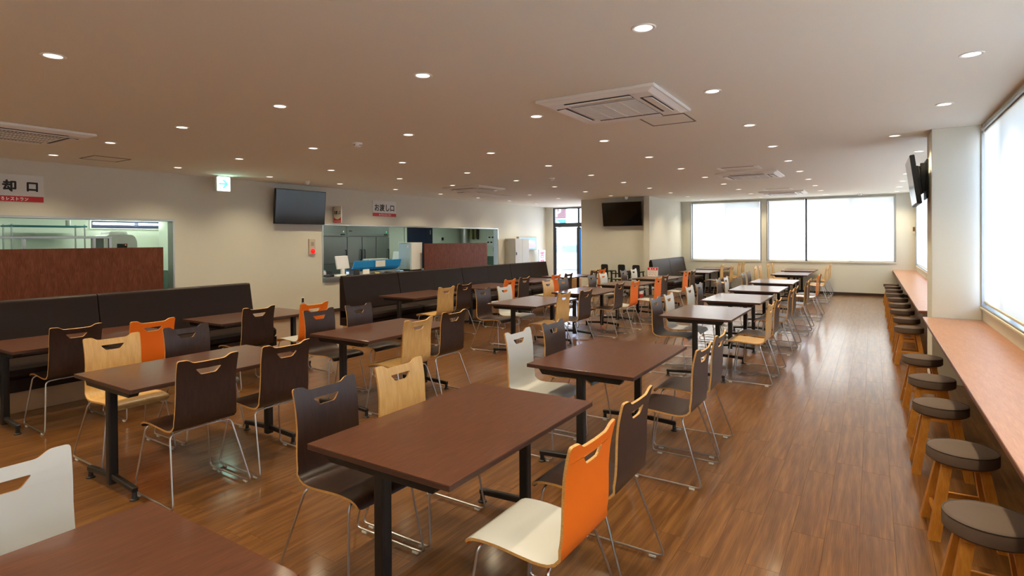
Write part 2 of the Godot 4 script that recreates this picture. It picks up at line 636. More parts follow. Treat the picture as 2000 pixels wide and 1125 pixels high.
func build_windows() -> void:
	var ob := Vector3(0, 0, -BACK)
	window("window_1", ob, 0.0, -4.72, -2.712, 0.885, 2.665, [-3.72], [[-3.72, -2.76]])
	window("window_2", ob, 0.0, -2.548, 0.518, 0.885, 2.665, [-1.545, -0.51], [[-0.51, 0.47]])
	# dark post between the two blinds of the wide window
	var post := structure("trim_3")
	part("post", bm2(Vector3(-1.572, 0.885, -BACK - 0.08), Vector3(-1.528, 2.655, -BACK - 0.03), 0.003), M.dark_frame, post)
	blind(ob, 0.0, -4.66, -2.74, 0.905, 2.66, "white roller blind over leftmost back window, beside the corner sofa", "back wall blinds")
	blind(ob, 0.0, -2.50, -1.585, 0.905, 2.66, "narrow white roller blind left of the dark window post", "back wall blinds")
	blind(ob, 0.0, -1.515, 0.49, 0.905, 2.66, "wide white roller blind right of the dark window post", "back wall blinds")
	# right wall: u runs towards the camera
	var orr := Vector3(RIGHT, 0, 0)
	window("window_3", orr, -PI / 2.0, -7.42, 4.4, 0.835, 2.655, [-6.55, -4.3, -2.0, 0.3, 2.5], [[-6.55, -4.34]])
	window("window_4", orr, -PI / 2.0, -17.45, -8.2, 0.835, 2.655, [-15.2, -12.9, -10.5], [])
	blind(orr, -PI / 2.0, -7.36, -4.35, 0.875, 2.65, "long white roller blind beside the pillar above the near counter", "window wall blinds")
	blind(orr, -PI / 2.0, -4.30, -1.3, 0.875, 2.65, "white roller blind above the near end of the counter", "window wall blinds")
	blind(orr, -PI / 2.0, -1.25, 4.3, 0.875, 2.65, "white roller blind on the window behind the camera", "window wall blinds")
	blind(orr, -PI / 2.0, -17.4, -14.1, 0.875, 2.65, "white roller blind above the far end of the far counter", "window wall blinds")
	blind(orr, -PI / 2.0, -14.05, -11.2, 0.875, 2.65, "white roller blind above the middle of the far counter", "window wall blinds")
	blind(orr, -PI / 2.0, -11.15, -8.3, 0.875, 2.65, "white roller blind just behind the pillar", "window wall blinds")


func build_door() -> void:
	var d := structure("door_1")
	d.position = Vector3(0, 0, -BACK - 0.08)
	var z0 := -0.04
	var z1 := 0.04
	for e in [[-9.58, -9.52, 0.0, 2.66], [-8.62, -8.56, 0.0, 2.66], [-7.36, -7.30, 0.0, 2.66]]:
		part("frame", bm2(Vector3(e[0], e[2], z0), Vector3(e[1], e[3], z1), 0.004), M.dark_frame, d)
	for e in [[-9.52, -8.62, 1.98, 2.13], [-8.56, -7.36, 1.98, 2.13], [-9.52, -8.62, 2.62, 2.66], [-8.56, -7.36, 2.62, 2.66]]:
		part("transom", bm2(Vector3(e[0], e[2], z0), Vector3(e[1], e[3], z1), 0.004), M.dark_frame, d)
	for e in [[-9.52, -8.62], [-8.56, -7.36]]:
		part("pane", bm2(Vector3(e[0], 2.13, -0.004), Vector3(e[1], 2.62, 0.004)), M.glass, d)
		var leaf := part("leaf", bm2(Vector3(e[0], 0.01, -0.02), Vector3(e[1], 0.1, 0.02), 0.003), M.dark_frame, d)
		part("stile", bm2(Vector3(e[0], 0.1, -0.02), Vector3(e[0] + 0.05, 1.97, 0.02), 0.003), M.dark_frame, leaf)
		part("stile", bm2(Vector3(e[1] - 0.05, 0.1, -0.02), Vector3(e[1], 1.97, 0.02), 0.003), M.dark_frame, leaf)
		part("pane", bm2(Vector3(e[0] + 0.05, 0.1, -0.004), Vector3(e[1] - 0.05, 1.97, 0.004)), M.glass, leaf)
	part("pull_bar", bm2(Vector3(-8.53, 0.3, 0.05), Vector3(-8.47, 1.9, 0.09), 0.006), mat(rgb(20, 110, 190), 0.4), d)  # blue tint paints in the colour fringe of the bright doorway light


func build_outside() -> void:
	var g := struct_mesh("ground", plane_box(Vector3(-60, -0.22, -90), Vector3(40, -0.14, 30)), mat(rgb(200, 198, 192), 0.9))
	g.name = "ground"
	var s := thing("parking_sign", "tall brown parking sign with white letter seen through the glass door", "sign", Vector3(-11.05, -0.14, -21.0))
	part("post", bm2(Vector3(-0.06, 0, -0.06), Vector3(0.06, 2.26, 0.06)), M.aluminium, s)
	part("board", bm2(Vector3(-0.3, 2.56, -0.05), Vector3(0.27, 3.1, 0.05), 0.01), mat(rgb(110, 66, 66), 0.7), s)
	part("lower_board", bm2(Vector3(-0.3, 2.26, -0.05), Vector3(0.27, 2.53, 0.05), 0.01), mat(rgb(50, 120, 160), 0.7), s)
	var tm := TextMesh.new()
	tm.text = "P"
	var fnt := SystemFont.new()
	fnt.font_names = PackedStringArray(["Droid Sans"])
	fnt.font_weight = 700
	tm.font = fnt
	tm.font_size = 64
	tm.pixel_size = 0.0085
	tm.depth = 0.02
	part("letter", tm, M.paper, s, Vector3(-0.06, 2.82, 0.06))
	var st := new_st()
	prism(st, PackedVector2Array([Vector2(-0.2, 0.1), Vector2(-0.08, 0.1), Vector2(0.12, -0.08), Vector2(0.0, -0.08)]), 0.02)
	part("arrow", st.commit(), M.paper, s, Vector3(-0.02, 2.39, 0.06))
	# a parked car beyond the door
	var car := thing("parked_car", "pale blue car parked outside beyond the glass door", "car", Vector3(-14.2, -0.14, -28.0), 0.25)
	var cm := mat(rgb(196, 208, 216), 0.4)
	st = new_st()
	prism(st, round_poly([Vector2(-2.1, 0.3), Vector2(2.1, 0.3), Vector2(2.15, 0.75), Vector2(1.3, 0.95), Vector2(0.75, 1.42), Vector2(-1.2, 1.45), Vector2(-1.95, 0.98), Vector2(-2.15, 0.8)], 0.15), 1.65)
	part("body", st.commit(), cm, car)
	st = new_st()
	prism(st, round_poly([Vector2(-1.6, 0.98), Vector2(1.05, 0.98), Vector2(0.62, 1.36), Vector2(-1.1, 1.38)], 0.06), 1.67)
	part("side_window", st.commit(), mat(rgb(110, 130, 142), 0.3), car)
	for x in [-1.35, 1.35]:
		for z in [-0.78, 0.78]:
			st = new_st()
			tube(st, [Vector3(x, 0.31, z - 0.09), Vector3(x, 0.31, z + 0.09)], 0.31, 20)
			part("wheel", st.commit(), M.black_plastic, car)


func plane_box(a: Vector3, b: Vector3) -> SurfaceTool:
	var st := new_st()
	box2(st, a, b)
	return st


# ------------------------------------------------------------------ floor of vinyl planks
func plank_mesh(st: SurfaceTool, at: Vector3, w: float, l: float, uo: Vector2) -> void:
	var hw := w * 0.5 - 0.0003
	var hl := l * 0.5 - 0.0003
	var tk := 0.004
	var e := 0.0004
	var z := [at + Vector3(-hw + e, 0, -hl + e), at + Vector3(hw - e, 0, -hl + e), at + Vector3(hw - e, 0, hl - e), at + Vector3(-hw + e, 0, hl - e)]
	var u := [uo, uo + Vector2(0.25, 0), uo + Vector2(0.25, 0.5), uo + Vector2(0, 0.5)]
	var n := Vector3.UP
	tri(st, [z[0], z[1], z[2]], [n, n, n], [u[0], u[1], u[2]])
	tri(st, [z[0], z[2], z[3]], [n, n, n], [u[0], u[2], u[3]])
	var lo := [at + Vector3(-hw, -tk, -hl), at + Vector3(hw, -tk, -hl), at + Vector3(hw, -tk, hl), at + Vector3(-hw, -tk, hl)]
	for k in 4:
		var k2 := (k + 1) % 4
		var m: Vector3 = (z[k] + z[k2]) * 0.5 - at
		m.y = 0
		var nn := m.normalized()
		nn = Vector3(signf(nn.x) if absf(m.x) / hw > absf(m.z) / hl else 0.0, 0.4, signf(nn.z) if absf(m.x) / hw <= absf(m.z) / hl else 0.0).normalized()
		tri(st, [z[k], z[k2], lo[k2]], [nn, nn, nn], [u[k], u[k2], u[k2]])
		tri(st, [z[k], lo[k2], lo[k]], [nn, nn, nn], [u[k], u[k2], u[k]])


func build_floor() -> void:
	var fl := structure("floor")
	part("subfloor", bm2(Vector3(LEFT - 0.15, -0.14, -FRONT + 0.15), Vector3(RIGHT + 0.15, -0.0035, -BACK - 0.15)), M.floor_base, fl)
	var W := 0.152
	var L := 0.924
	var known := {-4: 0.066, -3: 0.513, -2: 0.758, -1: 0.678, 0: 0.893, -5: 0.618, -6: 0.018}
	var variants := []
	for k in 12:
		var st := new_st()
		plank_mesh(st, Vector3.ZERO, W, L, Vector2((k % 4) * 0.25, (k / 4) * 0.25))
		variants.append(st.commit())
	var cam := Vector3(0, EYE, 0)
	var fw := Vector3(-sin(0.56975), 0, -cos(0.56975))
	var rt := Vector3(cos(0.56975), 0, -sin(0.56975))
	var cells := []
	for i in range(-66, 6):
		var x0 := 0.097 + W * i
		if x0 + W < LEFT or x0 > RIGHT:
			continue
		var off: float = known[i] if known.has(i) else rng.randf() * L
		var d := off - L * 4
		while d < BACK:
			if d + L > FRONT:
				cells.append([Vector3(x0 + W * 0.5, 0, -(d + L * 0.5)), rng.randi_range(0, 11), 0.0])
			d += L
	for c in cells:
		var v: Vector3 = c[0] - cam
		var z := v.dot(fw)
		if z > 0.9:
			var px := 1000.0 + 1097.2 * v.dot(rt) / z
			var py := 476.3 + 1097.2 * EYE / z
			if px > -60 and px < 2060 and py < 1180:
				var hidden := 0.55 if (c[0].x < -5.9 or c[0].x > 0.6) else 1.0
				c[2] = hidden / (z * z * z)
	cells.sort_custom(func(a, b): return a[2] > b[2])
	var field := new_st()
	for i in cells.size():
		var c = cells[i]
		if i < 300 and c[2] > 0.0:
			var p := part("plank" if i == 0 else "plank_%03d" % i, variants[c[1]], M.plank, fl, c[0])
			p.name = "plank" if i == 0 else "plank_%03d" % i
		else:
			plank_mesh(field, c[0], W, L, Vector2((c[1] % 4) * 0.25, (c[1] / 4) * 0.25))
	var fm := part("plank_field", field.commit(), M.plank, fl)
	fm.set_meta("kind", "stuff")


# ------------------------------------------------------------------ ceiling fittings
func build_ceiling_things() -> void:
	var xs := [0.527, -1.04, -2.62, -4.22, -5.80, -7.37, -9.0]
	var nth := ["first", "second", "third", "fourth", "fifth", "sixth", "seventh", "eighth", "ninth", "tenth", "eleventh", "twelfth", "thirteenth", "fourteenth", "fifteenth"]
	var st := new_st()
	lathe(st, [Vector2(0.046, -0.001), Vector2(0.049, -0.004), Vector2(0.062, -0.006), Vector2(0.066, -0.003), Vector2(0.066, 0.0)], 24)
	var ring := st.commit()
	st = new_st()
	lathe(st, [Vector2(0.0, -0.0035), Vector2(0.047, -0.0035), Vector2(0.047, 0.0)], 24)
	var disc := st.commit()
	for i in xs.size():
		for k in 15:
			var x: float = xs[i]
			var d := 1.392 + 1.565 * (k - 4)
			if i == 0 and k == 8:
				x = 0.216
			if d > 14.5 and x > -7.2 and x < -4.9:
				continue
			if d > BACK - 0.4:
				continue
			var o := thing("downlight", "round recessed downlight, %s from camera end in %s line from window wall" % [nth[k], nth[i]], "downlight", Vector3(x, CEIL, -d), 0.0, "ceiling downlights")
			part("trim_ring", ring, M.white_plastic, o)
			part("light_lens", disc, M.lens, o)
			var l := SpotLight3D.new()
			l.name = "downlight_lamp"
			l.light_color = Color(1.0, 0.93, 0.78)
			l.light_energy = 1.95
			l.light_size = 0.045
			l.spot_angle = 65.0
			l.spot_angle_attenuation = 1.0
			l.spot_range = 12.0
			l.spot_attenuation = 2.0
			l.shadow_enabled = true
			o.add_child(l, true)
			l.position = Vector3(0, -0.012, 0)
			l.rotation.x = -PI / 2.0
	# cassette air conditioners
	var ac := [[-1.835, 4.51, "ceiling cassette air conditioner nearest the camera above the aisle tables"], [-1.835, 10.8, "ceiling cassette air conditioner above the middle of the aisle row"], [-1.86, 15.5, "farthest ceiling cassette air conditioner near the back windows"], [-7.37, 9.97, "ceiling cassette air conditioner near the serving counter sign"], [-7.40, 2.15, "ceiling cassette air conditioner cut by the left edge"]]
	for a in ac:
		air_conditioner(a[0], a[1], a[2])
	# access hatches and slots
	hatch(-1.65, 5.366, 0.43, 0.42, "square ceiling access hatch beside the nearest air conditioner")
	hatch(-8.84, 3.49, 0.45, 0.45, "square ceiling access hatch near the left wall")
	slot_diffuser(-8.19, 11.55, 0.42, 1.75, "long white slot diffuser near the serving counter")
	hatch_open(-1.82, 9.75, "small ceiling hatch with white side strips before the second air conditioner")
	hatch_open(-1.85, 14.5, "small ceiling hatch with white side strips before the farthest air conditioner")
	# detectors
	var n := 0
	for d in [[-5.066, 4.568, "round smoke detector on ceiling above the middle row"], [-5.037, 9.242, "smaller round detector farther along the ceiling"], [-0.258, 17.2, "round detector near the wide back window"]]:
		var o := thing("smoke_detector", d[2], "detector", Vector3(d[0], CEIL, -d[1]), 0.0, "ceiling detectors")
		st = new_st()
		lathe(st, [Vector2(0.0, -0.018), Vector2(0.055, -0.018), Vector2(0.058, 0.0)], 20)
		part("base", st.commit(), M.white_plastic, o)
		st = new_st()
		lathe(st, [Vector2(0.0, -0.05), Vector2(0.03, -0.05), Vector2(0.045, -0.036), Vector2(0.045, -0.018)], 20)
		part("head", st.commit(), M.white_plastic, o)
		for k in 4:
			part("vent", bm(Vector3(0.025, 0.008, 0.004)), M.black_plastic, o, Vector3(cos(TAU * k / 4) * 0.0445, -0.03, sin(TAU * k / 4) * 0.0445), Vector3(0, PI / 2 - TAU * k / 4, 0))
		n += 1
	for c in [[-9.1, 6.95, "white dome camera on ceiling above the left television"], [-5.6, 14.5, "white dome camera on ceiling beside the far television"]]:
		var o := thing("dome_camera", c[2], "camera", Vector3(c[0], CEIL, -c[1]), 0.0, "ceiling cameras")
		st = new_st()
		lathe(st, [Vector2(0.0, -0.03), Vector2(0.05, -0.03), Vector2(0.055, 0.0)], 20)
		part("base", st.commit(), M.white_plastic, o)
		st = new_st()
		lathe(st, [Vector2(0.0, -0.075), Vector2(0.024, -0.068), Vector2(0.038, -0.05), Vector2(0.042, -0.03)], 20)
		part("dome", st.commit(), M.white_plastic, o)


func air_conditioner(x: float, d: float, label: String) -> void:
	var o := thing("air_conditioner", label, "air conditioner", Vector3(x, CEIL, -d), 0.0, "ceiling air conditioners")
	var h := 0.5
	part("rim", bm(Vector3(1.0, 0.026, 1.0), 0.006, Vector3(0, -0.013, 0)), M.white_plastic, o)
	var st := new_st()
	# shallow dished panel
	var outer := [Vector3(-h + 0.02, -0.026, -h + 0.02), Vector3(h - 0.02, -0.026, -h + 0.02), Vector3(h - 0.02, -0.026, h - 0.02), Vector3(-h + 0.02, -0.026, h - 0.02)]
	var inner := []
	for p in outer:
		inner.append(Vector3(p.x * 0.9, -0.044, p.z * 0.9))
	for k in 4:
		var k2 := (k + 1) % 4
		var mid: Vector3 = outer[k] + outer[k2]
		quad(st, outer[k], outer[k2], inner[k2], inner[k], Vector3(signf(mid.x) * (1.0 if absf(mid.x) > 0.1 else 0.0), -2.0, signf(mid.z) * (1.0 if absf(mid.z) > 0.1 else 0.0)).normalized())
	quad(st, inner[0], inner[1], inner[2], inner[3], Vector3.DOWN)
	part("panel", st.commit(), M.white_plastic, o)
	# grille with bars
	part("grille", bm(Vector3(0.56, 0.006, 0.56), 0.002, Vector3(0, -0.046, 0)), M.grey_plastic, o)
	st = new_st()
	for k in 19:
		box(st, Vector3(0, -0.051, -0.27 + 0.03 * k), Vector3(0.55, 0.005, 0.012))
	for k in 3:
		box(st, Vector3(-0.14 + 0.14 * k, -0.052, 0), Vector3(0.008, 0.006, 0.55))
	part("grille_bars", st.commit(), M.white_plastic, o)
	for k in 4:
		var a := PI / 2.0 * k
		var c := Vector3(sin(a), 0, cos(a)) * 0.365
		part("outlet", bm(Vector3(0.56, 0.004, 0.1), 0.0), M.black_plastic, o, c + Vector3(0, -0.0445, 0), Vector3(0, a, 0))
		part("louver", bm(Vector3(0.55, 0.008, 0.075), 0.003), M.white_plastic, o, c * 1.03 + Vector3(0, -0.051, 0), Vector3(0.12, a, 0))


func hatch(x: float, d: float, w: float, l: float, label: String) -> void:
	var o := thing("access_hatch", label, "hatch", Vector3(x, CEIL, -d), 0.0, "ceiling hatches")
	part("door_panel", bm(Vector3(w - 0.05, 0.004, l - 0.05), 0.001, Vector3(0, -0.002, 0)), M.ceiling, o)
	for s in [-1, 1]:
		part("frame", bm(Vector3(w, 0.005, 0.012), 0.001, Vector3(0, -0.0025, s * (l * 0.5 - 0.006))), M.hatch_frame, o)
		part("frame", bm(Vector3(0.012, 0.005, l - 0.024), 0.001, Vector3(s * (w * 0.5 - 0.006), -0.0025, 0)), M.hatch_frame, o)


func hatch_open(x: float, d: float, label: String) -> void:
	var o := thing("access_hatch", label, "hatch", Vector3(x, CEIL, -d), 0.0, "ceiling hatches")
	part("door_panel", bm(Vector3(0.5, 0.004, 0.4), 0.001, Vector3(0, -0.002, 0)), M.ceiling, o)
	for s in [-1, 1]:
		part("strip", bm(Vector3(0.06, 0.006, 0.44), 0.001, Vector3(s * 0.28, -0.003, 0)), M.white_plastic, o)
		part("frame", bm(Vector3(0.5, 0.005, 0.012), 0.001, Vector3(0, -0.0025, s * 0.206)), M.hatch_frame, o)


func slot_diffuser(x: float, d: float, w: float, l: float, label: String) -> void:
	var o := thing("slot_diffuser", label, "diffuser", Vector3(x, CEIL, -d))
	part("backing", bm(Vector3(w, 0.004, l), 0.0, Vector3(0, -0.002, 0)), M.dark_frame, o)
	for k in 3:
		part("blade", bm(Vector3(0.11, 0.012, l), 0.003, Vector3(-w * 0.5 + 0.06 + k * (w - 0.12) / 2.0, -0.009, 0)), M.white_plastic, o)


# ------------------------------------------------------------------ kitchen seen through the openings
func build_kitchen() -> void:
	var kx := LEFT - 0.15
	var kc := 2.45
	# first kitchen: depth 0.5 .. 6.02, far wall at -12.8 ; second: 6.17 .. 16.9
	var st := new_st()
	box2(st, Vector3(-12.95, 0.95, -0.5), Vector3(-12.8, kc, -6.02))
	box2(st, Vector3(-12.95, 0.95, -6.02), Vector3(kx, kc, -6.17))
	box2(st, Vector3(-13.95, 0.0, -6.17), Vector3(-13.8, kc, -13.05))
	box2(st, Vector3(-13.95, 0.95, -13.05), Vector3(-13.1, kc, -17.0))
	box2(st, Vector3(-13.1, 0.95, -16.9), Vector3(kx, kc, -17.05))
	box2(st, Vector3(-13.1, 0.0, -0.35), Vector3(kx, kc, -0.5))
	struct_mesh("wall_kitchen", st, M.k_wall)
	st = new_st()
	box2(st, Vector3(-12.95, 0, -0.5), Vector3(-12.79, 0.95, -6.02))
	box2(st, Vector3(-12.95, 0, -6.01), Vector3(kx, 0.95, -6.18))
	box2(st, Vector3(-13.95, 0, -13.04), Vector3(-13.09, 0.95, -17.0))
	box2(st, Vector3(-13.1, 0, -16.89), Vector3(kx, 0.95, -17.05))
	struct_mesh("wall_kitchen_dado", st, M.k_low)
	st = new_st()
	box2(st, Vector3(-14.1, kc, -0.35), Vector3(kx, kc + 0.1, -17.05))
	struct_mesh("ceiling_kitchen", st, M.k_wall)
	st = new_st()
	box2(st, Vector3(-14.1, -0.1, -0.35), Vector3(kx, 0.0, -17.05))
	struct_mesh("floor_kitchen", st, M.k_floor)
	# ceiling fluorescents
	for f in [[-11.6, 2.5, "fluorescent ceiling light over the dish return room"], [-11.6, 5.0, "second fluorescent ceiling light over the dish return room"], [-11.4, 8.4, "fluorescent ceiling light above the cash register"], [-11.4, 11.2, "fluorescent ceiling light above the serving counter middle"], [-11.4, 14.3, "fluorescent ceiling light near the meter wall"]]:
		var o := thing("fluorescent_light", f[2], "light", Vector3(f[0], kc, -f[1]), 0.0, "kitchen ceiling lights")
		part("housing", bm(Vector3(0.22, 0.05, 1.24), 0.006, Vector3(0, -0.025, 0)), M.white_plastic, o)
		part("tube_light", bm(Vector3(0.18, 0.02, 1.2), 0.006, Vector3(0, -0.06, 0)), M.tube, o)
		area(o, Vector3(0, -0.075, 0), Vector2(0.2, 1.2), Color(0.93, 1.0, 0.93), 1.5)
	# strip lamps in the recess of the far wall
	var rec := thing("strip_lamp", "bright fluorescent strip in a dark recess high on the return room wall", "lamp", Vector3(-12.8, 1.895, -5.4))
	part("recess_frame", bm2(Vector3(0, -0.09, -0.64), Vector3(0.02, 0.09, 0.64), 0.004), M.k_wall, rec)
	part("recess_back", bm2(Vector3(0.015, -0.065, -0.61), Vector3(0.024, 0.075, 0.61)), M.navy, rec)
	for e in [[-0.13, 0.59], [-0.6, -0.22]]:
		st = new_st()
		tube(st, [Vector3(0.04, 0.02, e[0]), Vector3(0.04, 0.02, e[1])], 0.024, 12)
		part("tube_lamp", st.commit(), M.tube, rec)
	area(rec, Vector3(0.075, 0.02, 0), Vector2(1.2, 0.05), Color(0.95, 1.0, 0.97), 0.25, Vector3(0, PI / 2, 0))
	# shelving rack
	var r := thing("wire_rack", "tall wire rack with teal top shelf in the dish return room", "rack", Vector3(-12.35, 0, -3.93))
	for x in [-0.2, 0.2]:
		for z in [-0.52, 0.52]:
			st = new_st()
			tube(st, [Vector3(x, 0, z), Vector3(x, 1.87, z)], 0.014, 8)
			part("post", st.commit(), M.steel, r)
	for y in [0.3, 0.85, 1.835]:
		part("shelf", bm(Vector3(0.46, 0.028, 1.1), 0.004, Vector3(0, y, 0)), M.teal, r)
	var mug := thing("steel_cup", "small steel cup standing on the teal rack shelf", "cup", Vector3(-12.3, 1.8495, -4.25))
	st = new_st()
	lathe(st, [Vector2(0.0, 0.004), Vector2(0.033, 0.004), Vector2(0.035, 0.1), Vector2(0.039, 0.1), Vector2(0.037, 0.0), Vector2(0.0, 0.0)], 20)
	part("body", st.commit(), M.steel, mug)
	# return shelf frame
	var rs := thing("return_shelf", "stainless rail frame of the tray return shelf behind wood screen", "shelf", Vector3(-10.55, 0, -2.9))
	part("rail", bm2(Vector3(-0.2, 1.61, 1.2), Vector3(0.02, 1.645, -1.34), 0.004), M.steel, rs)
	for z in [1.15, -0.2, -1.09, -1.315]:
		part("post", bm2(Vector3(-0.03, 0.7, z - 0.02), Vector3(0.01, 1.61, z + 0.02), 0.003), M.steel, rs)
	part("side_panel", bm2(Vector3(-0.19, 1.3, -1.115), Vector3(-0.18, 1.61, -1.295)), mat(rgb(150, 166, 150), 0.6), rs)
	part("shelf_board", bm2(Vector3(-0.5, 0.66, 1.2), Vector3(0.04, 0.7, -1.36), 0.004), M.steel, rs)
	for z in [1.1, -1.28]:
		for x in [-0.45, 0.0]:
			part("leg", bm2(Vector3(x - 0.02, 0, z - 0.02), Vector3(x + 0.02, 0.66, z + 0.02)), M.steel, rs)
	# white machine (rice washer) on its stand
	var rm := thing("rice_machine", "rounded white kitchen machine with small display behind wood screen", "machine", Vector3(-11.4, 0, -4.62))
	part("stand", bm2(Vector3(-0.3, 0, -0.3), Vector3(0.3, 0.8, 0.3), 0.01), M.steel, rm)
	st = new_st()
	prism(st, round_poly([Vector2(-0.26, 0.8), Vector2(0.26, 0.8), Vector2(0.26, 1.58), Vector2(0.2, 1.68), Vector2(-0.2, 1.68), Vector2(-0.26, 1.58)], 0.09, 6), 0.5)
	part("body", st.commit(), M.white_plastic, rm, Vector3.ZERO, Vector3(0, PI / 2, 0))
	st = new_st()
	prism(st, round_poly([Vector2(-0.16, 1.66), Vector2(0.16, 1.66), Vector2(0.13, 1.74), Vector2(-0.13, 1.74)], 0.03, 5), 0.34)
	part("lid", st.commit(), M.white_plastic, rm, Vector3.ZERO, Vector3(0, PI / 2, 0))
	part("display", bm2(Vector3(0.25, 1.44, -0.1), Vector3(0.256, 1.52, 0.06), 0.002), M.black_plastic, rm)
	part("indicator", bm2(Vector3(0.256, 1.49, -0.08), Vector3(0.259, 1.505, -0.065)), glow(Color(1, 0.4, 0.2), 1.0), rm)
	# wood screens in front of the openings
	for s in [[-1.2, -4.68, "long dark walnut screen panel before the dish return opening"], [-11.08, -13.91, "dark walnut screen panel before the serving opening, right of mini refrigerator"]]:
		var o := thing("wood_screen", s[2], "screen", Vector3(LEFT + 0.055, 0, 0.5 * (s[0] + s[1])), 0.0, "wood screens")
		var hl: float = absf(s[0] - s[1]) * 0.5
		part("board", bm2(Vector3(-0.015, 0.0, -hl), Vector3(0.015, 1.462, hl), 0.002), M.panel_wood, o)
	# serving counter
	var sc := thing("serving_counter", "stainless serving counter along the kitchen opening", "counter", Vector3(LEFT, 0, -11.25))
	part("worktop", bm2(Vector3(-0.85, 0.65, -3.3), Vector3(0.03, 0.757, 3.3), 0.004), M.steel, sc)
	part("cabinet_front", bm2(Vector3(-0.8, 0.0, -3.25), Vector3(-0.2, 0.65, 3.25)), M.steel, sc)
	build_fridge(10.36, 1.86, 2, "stainless upright refrigerator farthest left behind the counter", "left")
	build_fridge(12.15, 1.72, 3, "stainless upright refrigerator with three door columns behind blue tray", "right")
	# kitchen wall pieces beyond the refrigerators
	var dk := thing("kitchen_door", "dark navy door on the kitchen far wall", "door", Vector3(-13.1, 0, -14.55))
	part("leaf", bm2(Vector3(0.0, 0.02, -0.65), Vector3(0.035, 2.1, 0.65), 0.004), M.navy, dk)
	part("split", bm2(Vector3(0.035, 0.02, -0.31), Vector3(0.04, 2.1, -0.29)), M.black_plastic, dk)
	part("handle", bm2(Vector3(0.04, 1.75, -0.52), Vector3(0.06, 1.9, -0.5), 0.003), M.steel, dk)
	part("frame", bm2(Vector3(0.0, 0.0, 0.66), Vector3(0.05, 2.15, 0.76), 0.004), M.k_wall, dk)
	var th := thing("wall_switch", "small dark switch box on the pale kitchen wall", "switch", Vector3(-13.1, 1.59, -15.75))
	part("box", bm2(Vector3(0, -0.07, -0.08), Vector3(0.03, 0.07, 0.08), 0.006), M.white_plastic, th)
	part("button_face", bm2(Vector3(0.03, -0.055, -0.06), Vector3(0.036, 0.055, 0.06), 0.002), M.black_plastic, th)
	var pl := thing("steel_column", "grey steel column at the far end of the kitchen", "column", Vector3(-12.8, 0, -16.72))
	st = new_st()
	lathe(st, [Vector2(0.17, 0.0), Vector2(0.17, 2.45)], 24)
	part("shaft", st.commit(), M.steel, pl)
	var cu := thing("strip_curtain", "olive hanging cloths beside the steel column in the kitchen", "curtain", Vector3(-12.42, 0, -16.82))
	for k in 4:
		st = new_st()
		tube(st, [Vector3(-0.16 + 0.1 * k, 1.62 - 0.05 * (k % 2), 0), Vector3(-0.15 + 0.1 * k, 1.85, 0.02), Vector3(-0.16 + 0.1 * k, 2.2, 0)], 0.045, 8)
		part("cloth", st.commit(), mat([rgb(176, 178, 120), rgb(96, 84, 52), rgb(150, 140, 90), rgb(70, 62, 44)][k], 0.9), cu)
	part("rail", bm2(Vector3(-0.22, 2.2, -0.01), Vector3(0.22, 2.22, 0.01)), M.steel, cu)
	# meters on the end wall
	for e in [[-11.65, 1.62, 3, "white plate with three small dark displays on kitchen end wall"], [-11.78, 1.44, 2, "white plate with two small dark displays below the other"]]:
		var o := thing("control_panel", e[3], "control panel", Vector3(e[0], e[1], -16.9), 0.0, "kitchen control plates")
		var w: float = 0.14 * e[2] + 0.04
		part("plate", bm2(Vector3(-w * 0.5, -0.09, 0), Vector3(w * 0.5, 0.07, 0.02), 0.004), M.white_plastic, o)
		for k in e[2]:
			part("display", bm(Vector3(0.085, 0.05, 0.008), 0.002), M.black_plastic, o, Vector3(-w * 0.5 + 0.09 + 0.14 * k, 0.02, 0.022))
	var note := thing("wall_notice", "pale paper notice taped below the displays in kitchen", "notice", Vector3(-11.55, 1.2, -16.9))
	part("sheet", bm2(Vector3(-0.1, -0.08, 0), Vector3(0.1, 0.08, 0.003)), M.grey_plastic, note)
	build_counter_clutter()


func area(parent: Node3D, at: Vector3, size: Vector2, c: Color, e: float, rot := Vector3(-PI / 2, 0, 0)) -> void:
	var l := AreaLight3D.new()
	l.name = "area_lamp"
	l.area_size = size
	l.light_color = c
	l.light_energy = e
	l.area_range = 14.0
	l.shadow_enabled = true
	parent.add_child(l, true)
	l.position = at
	l.rotation = rot


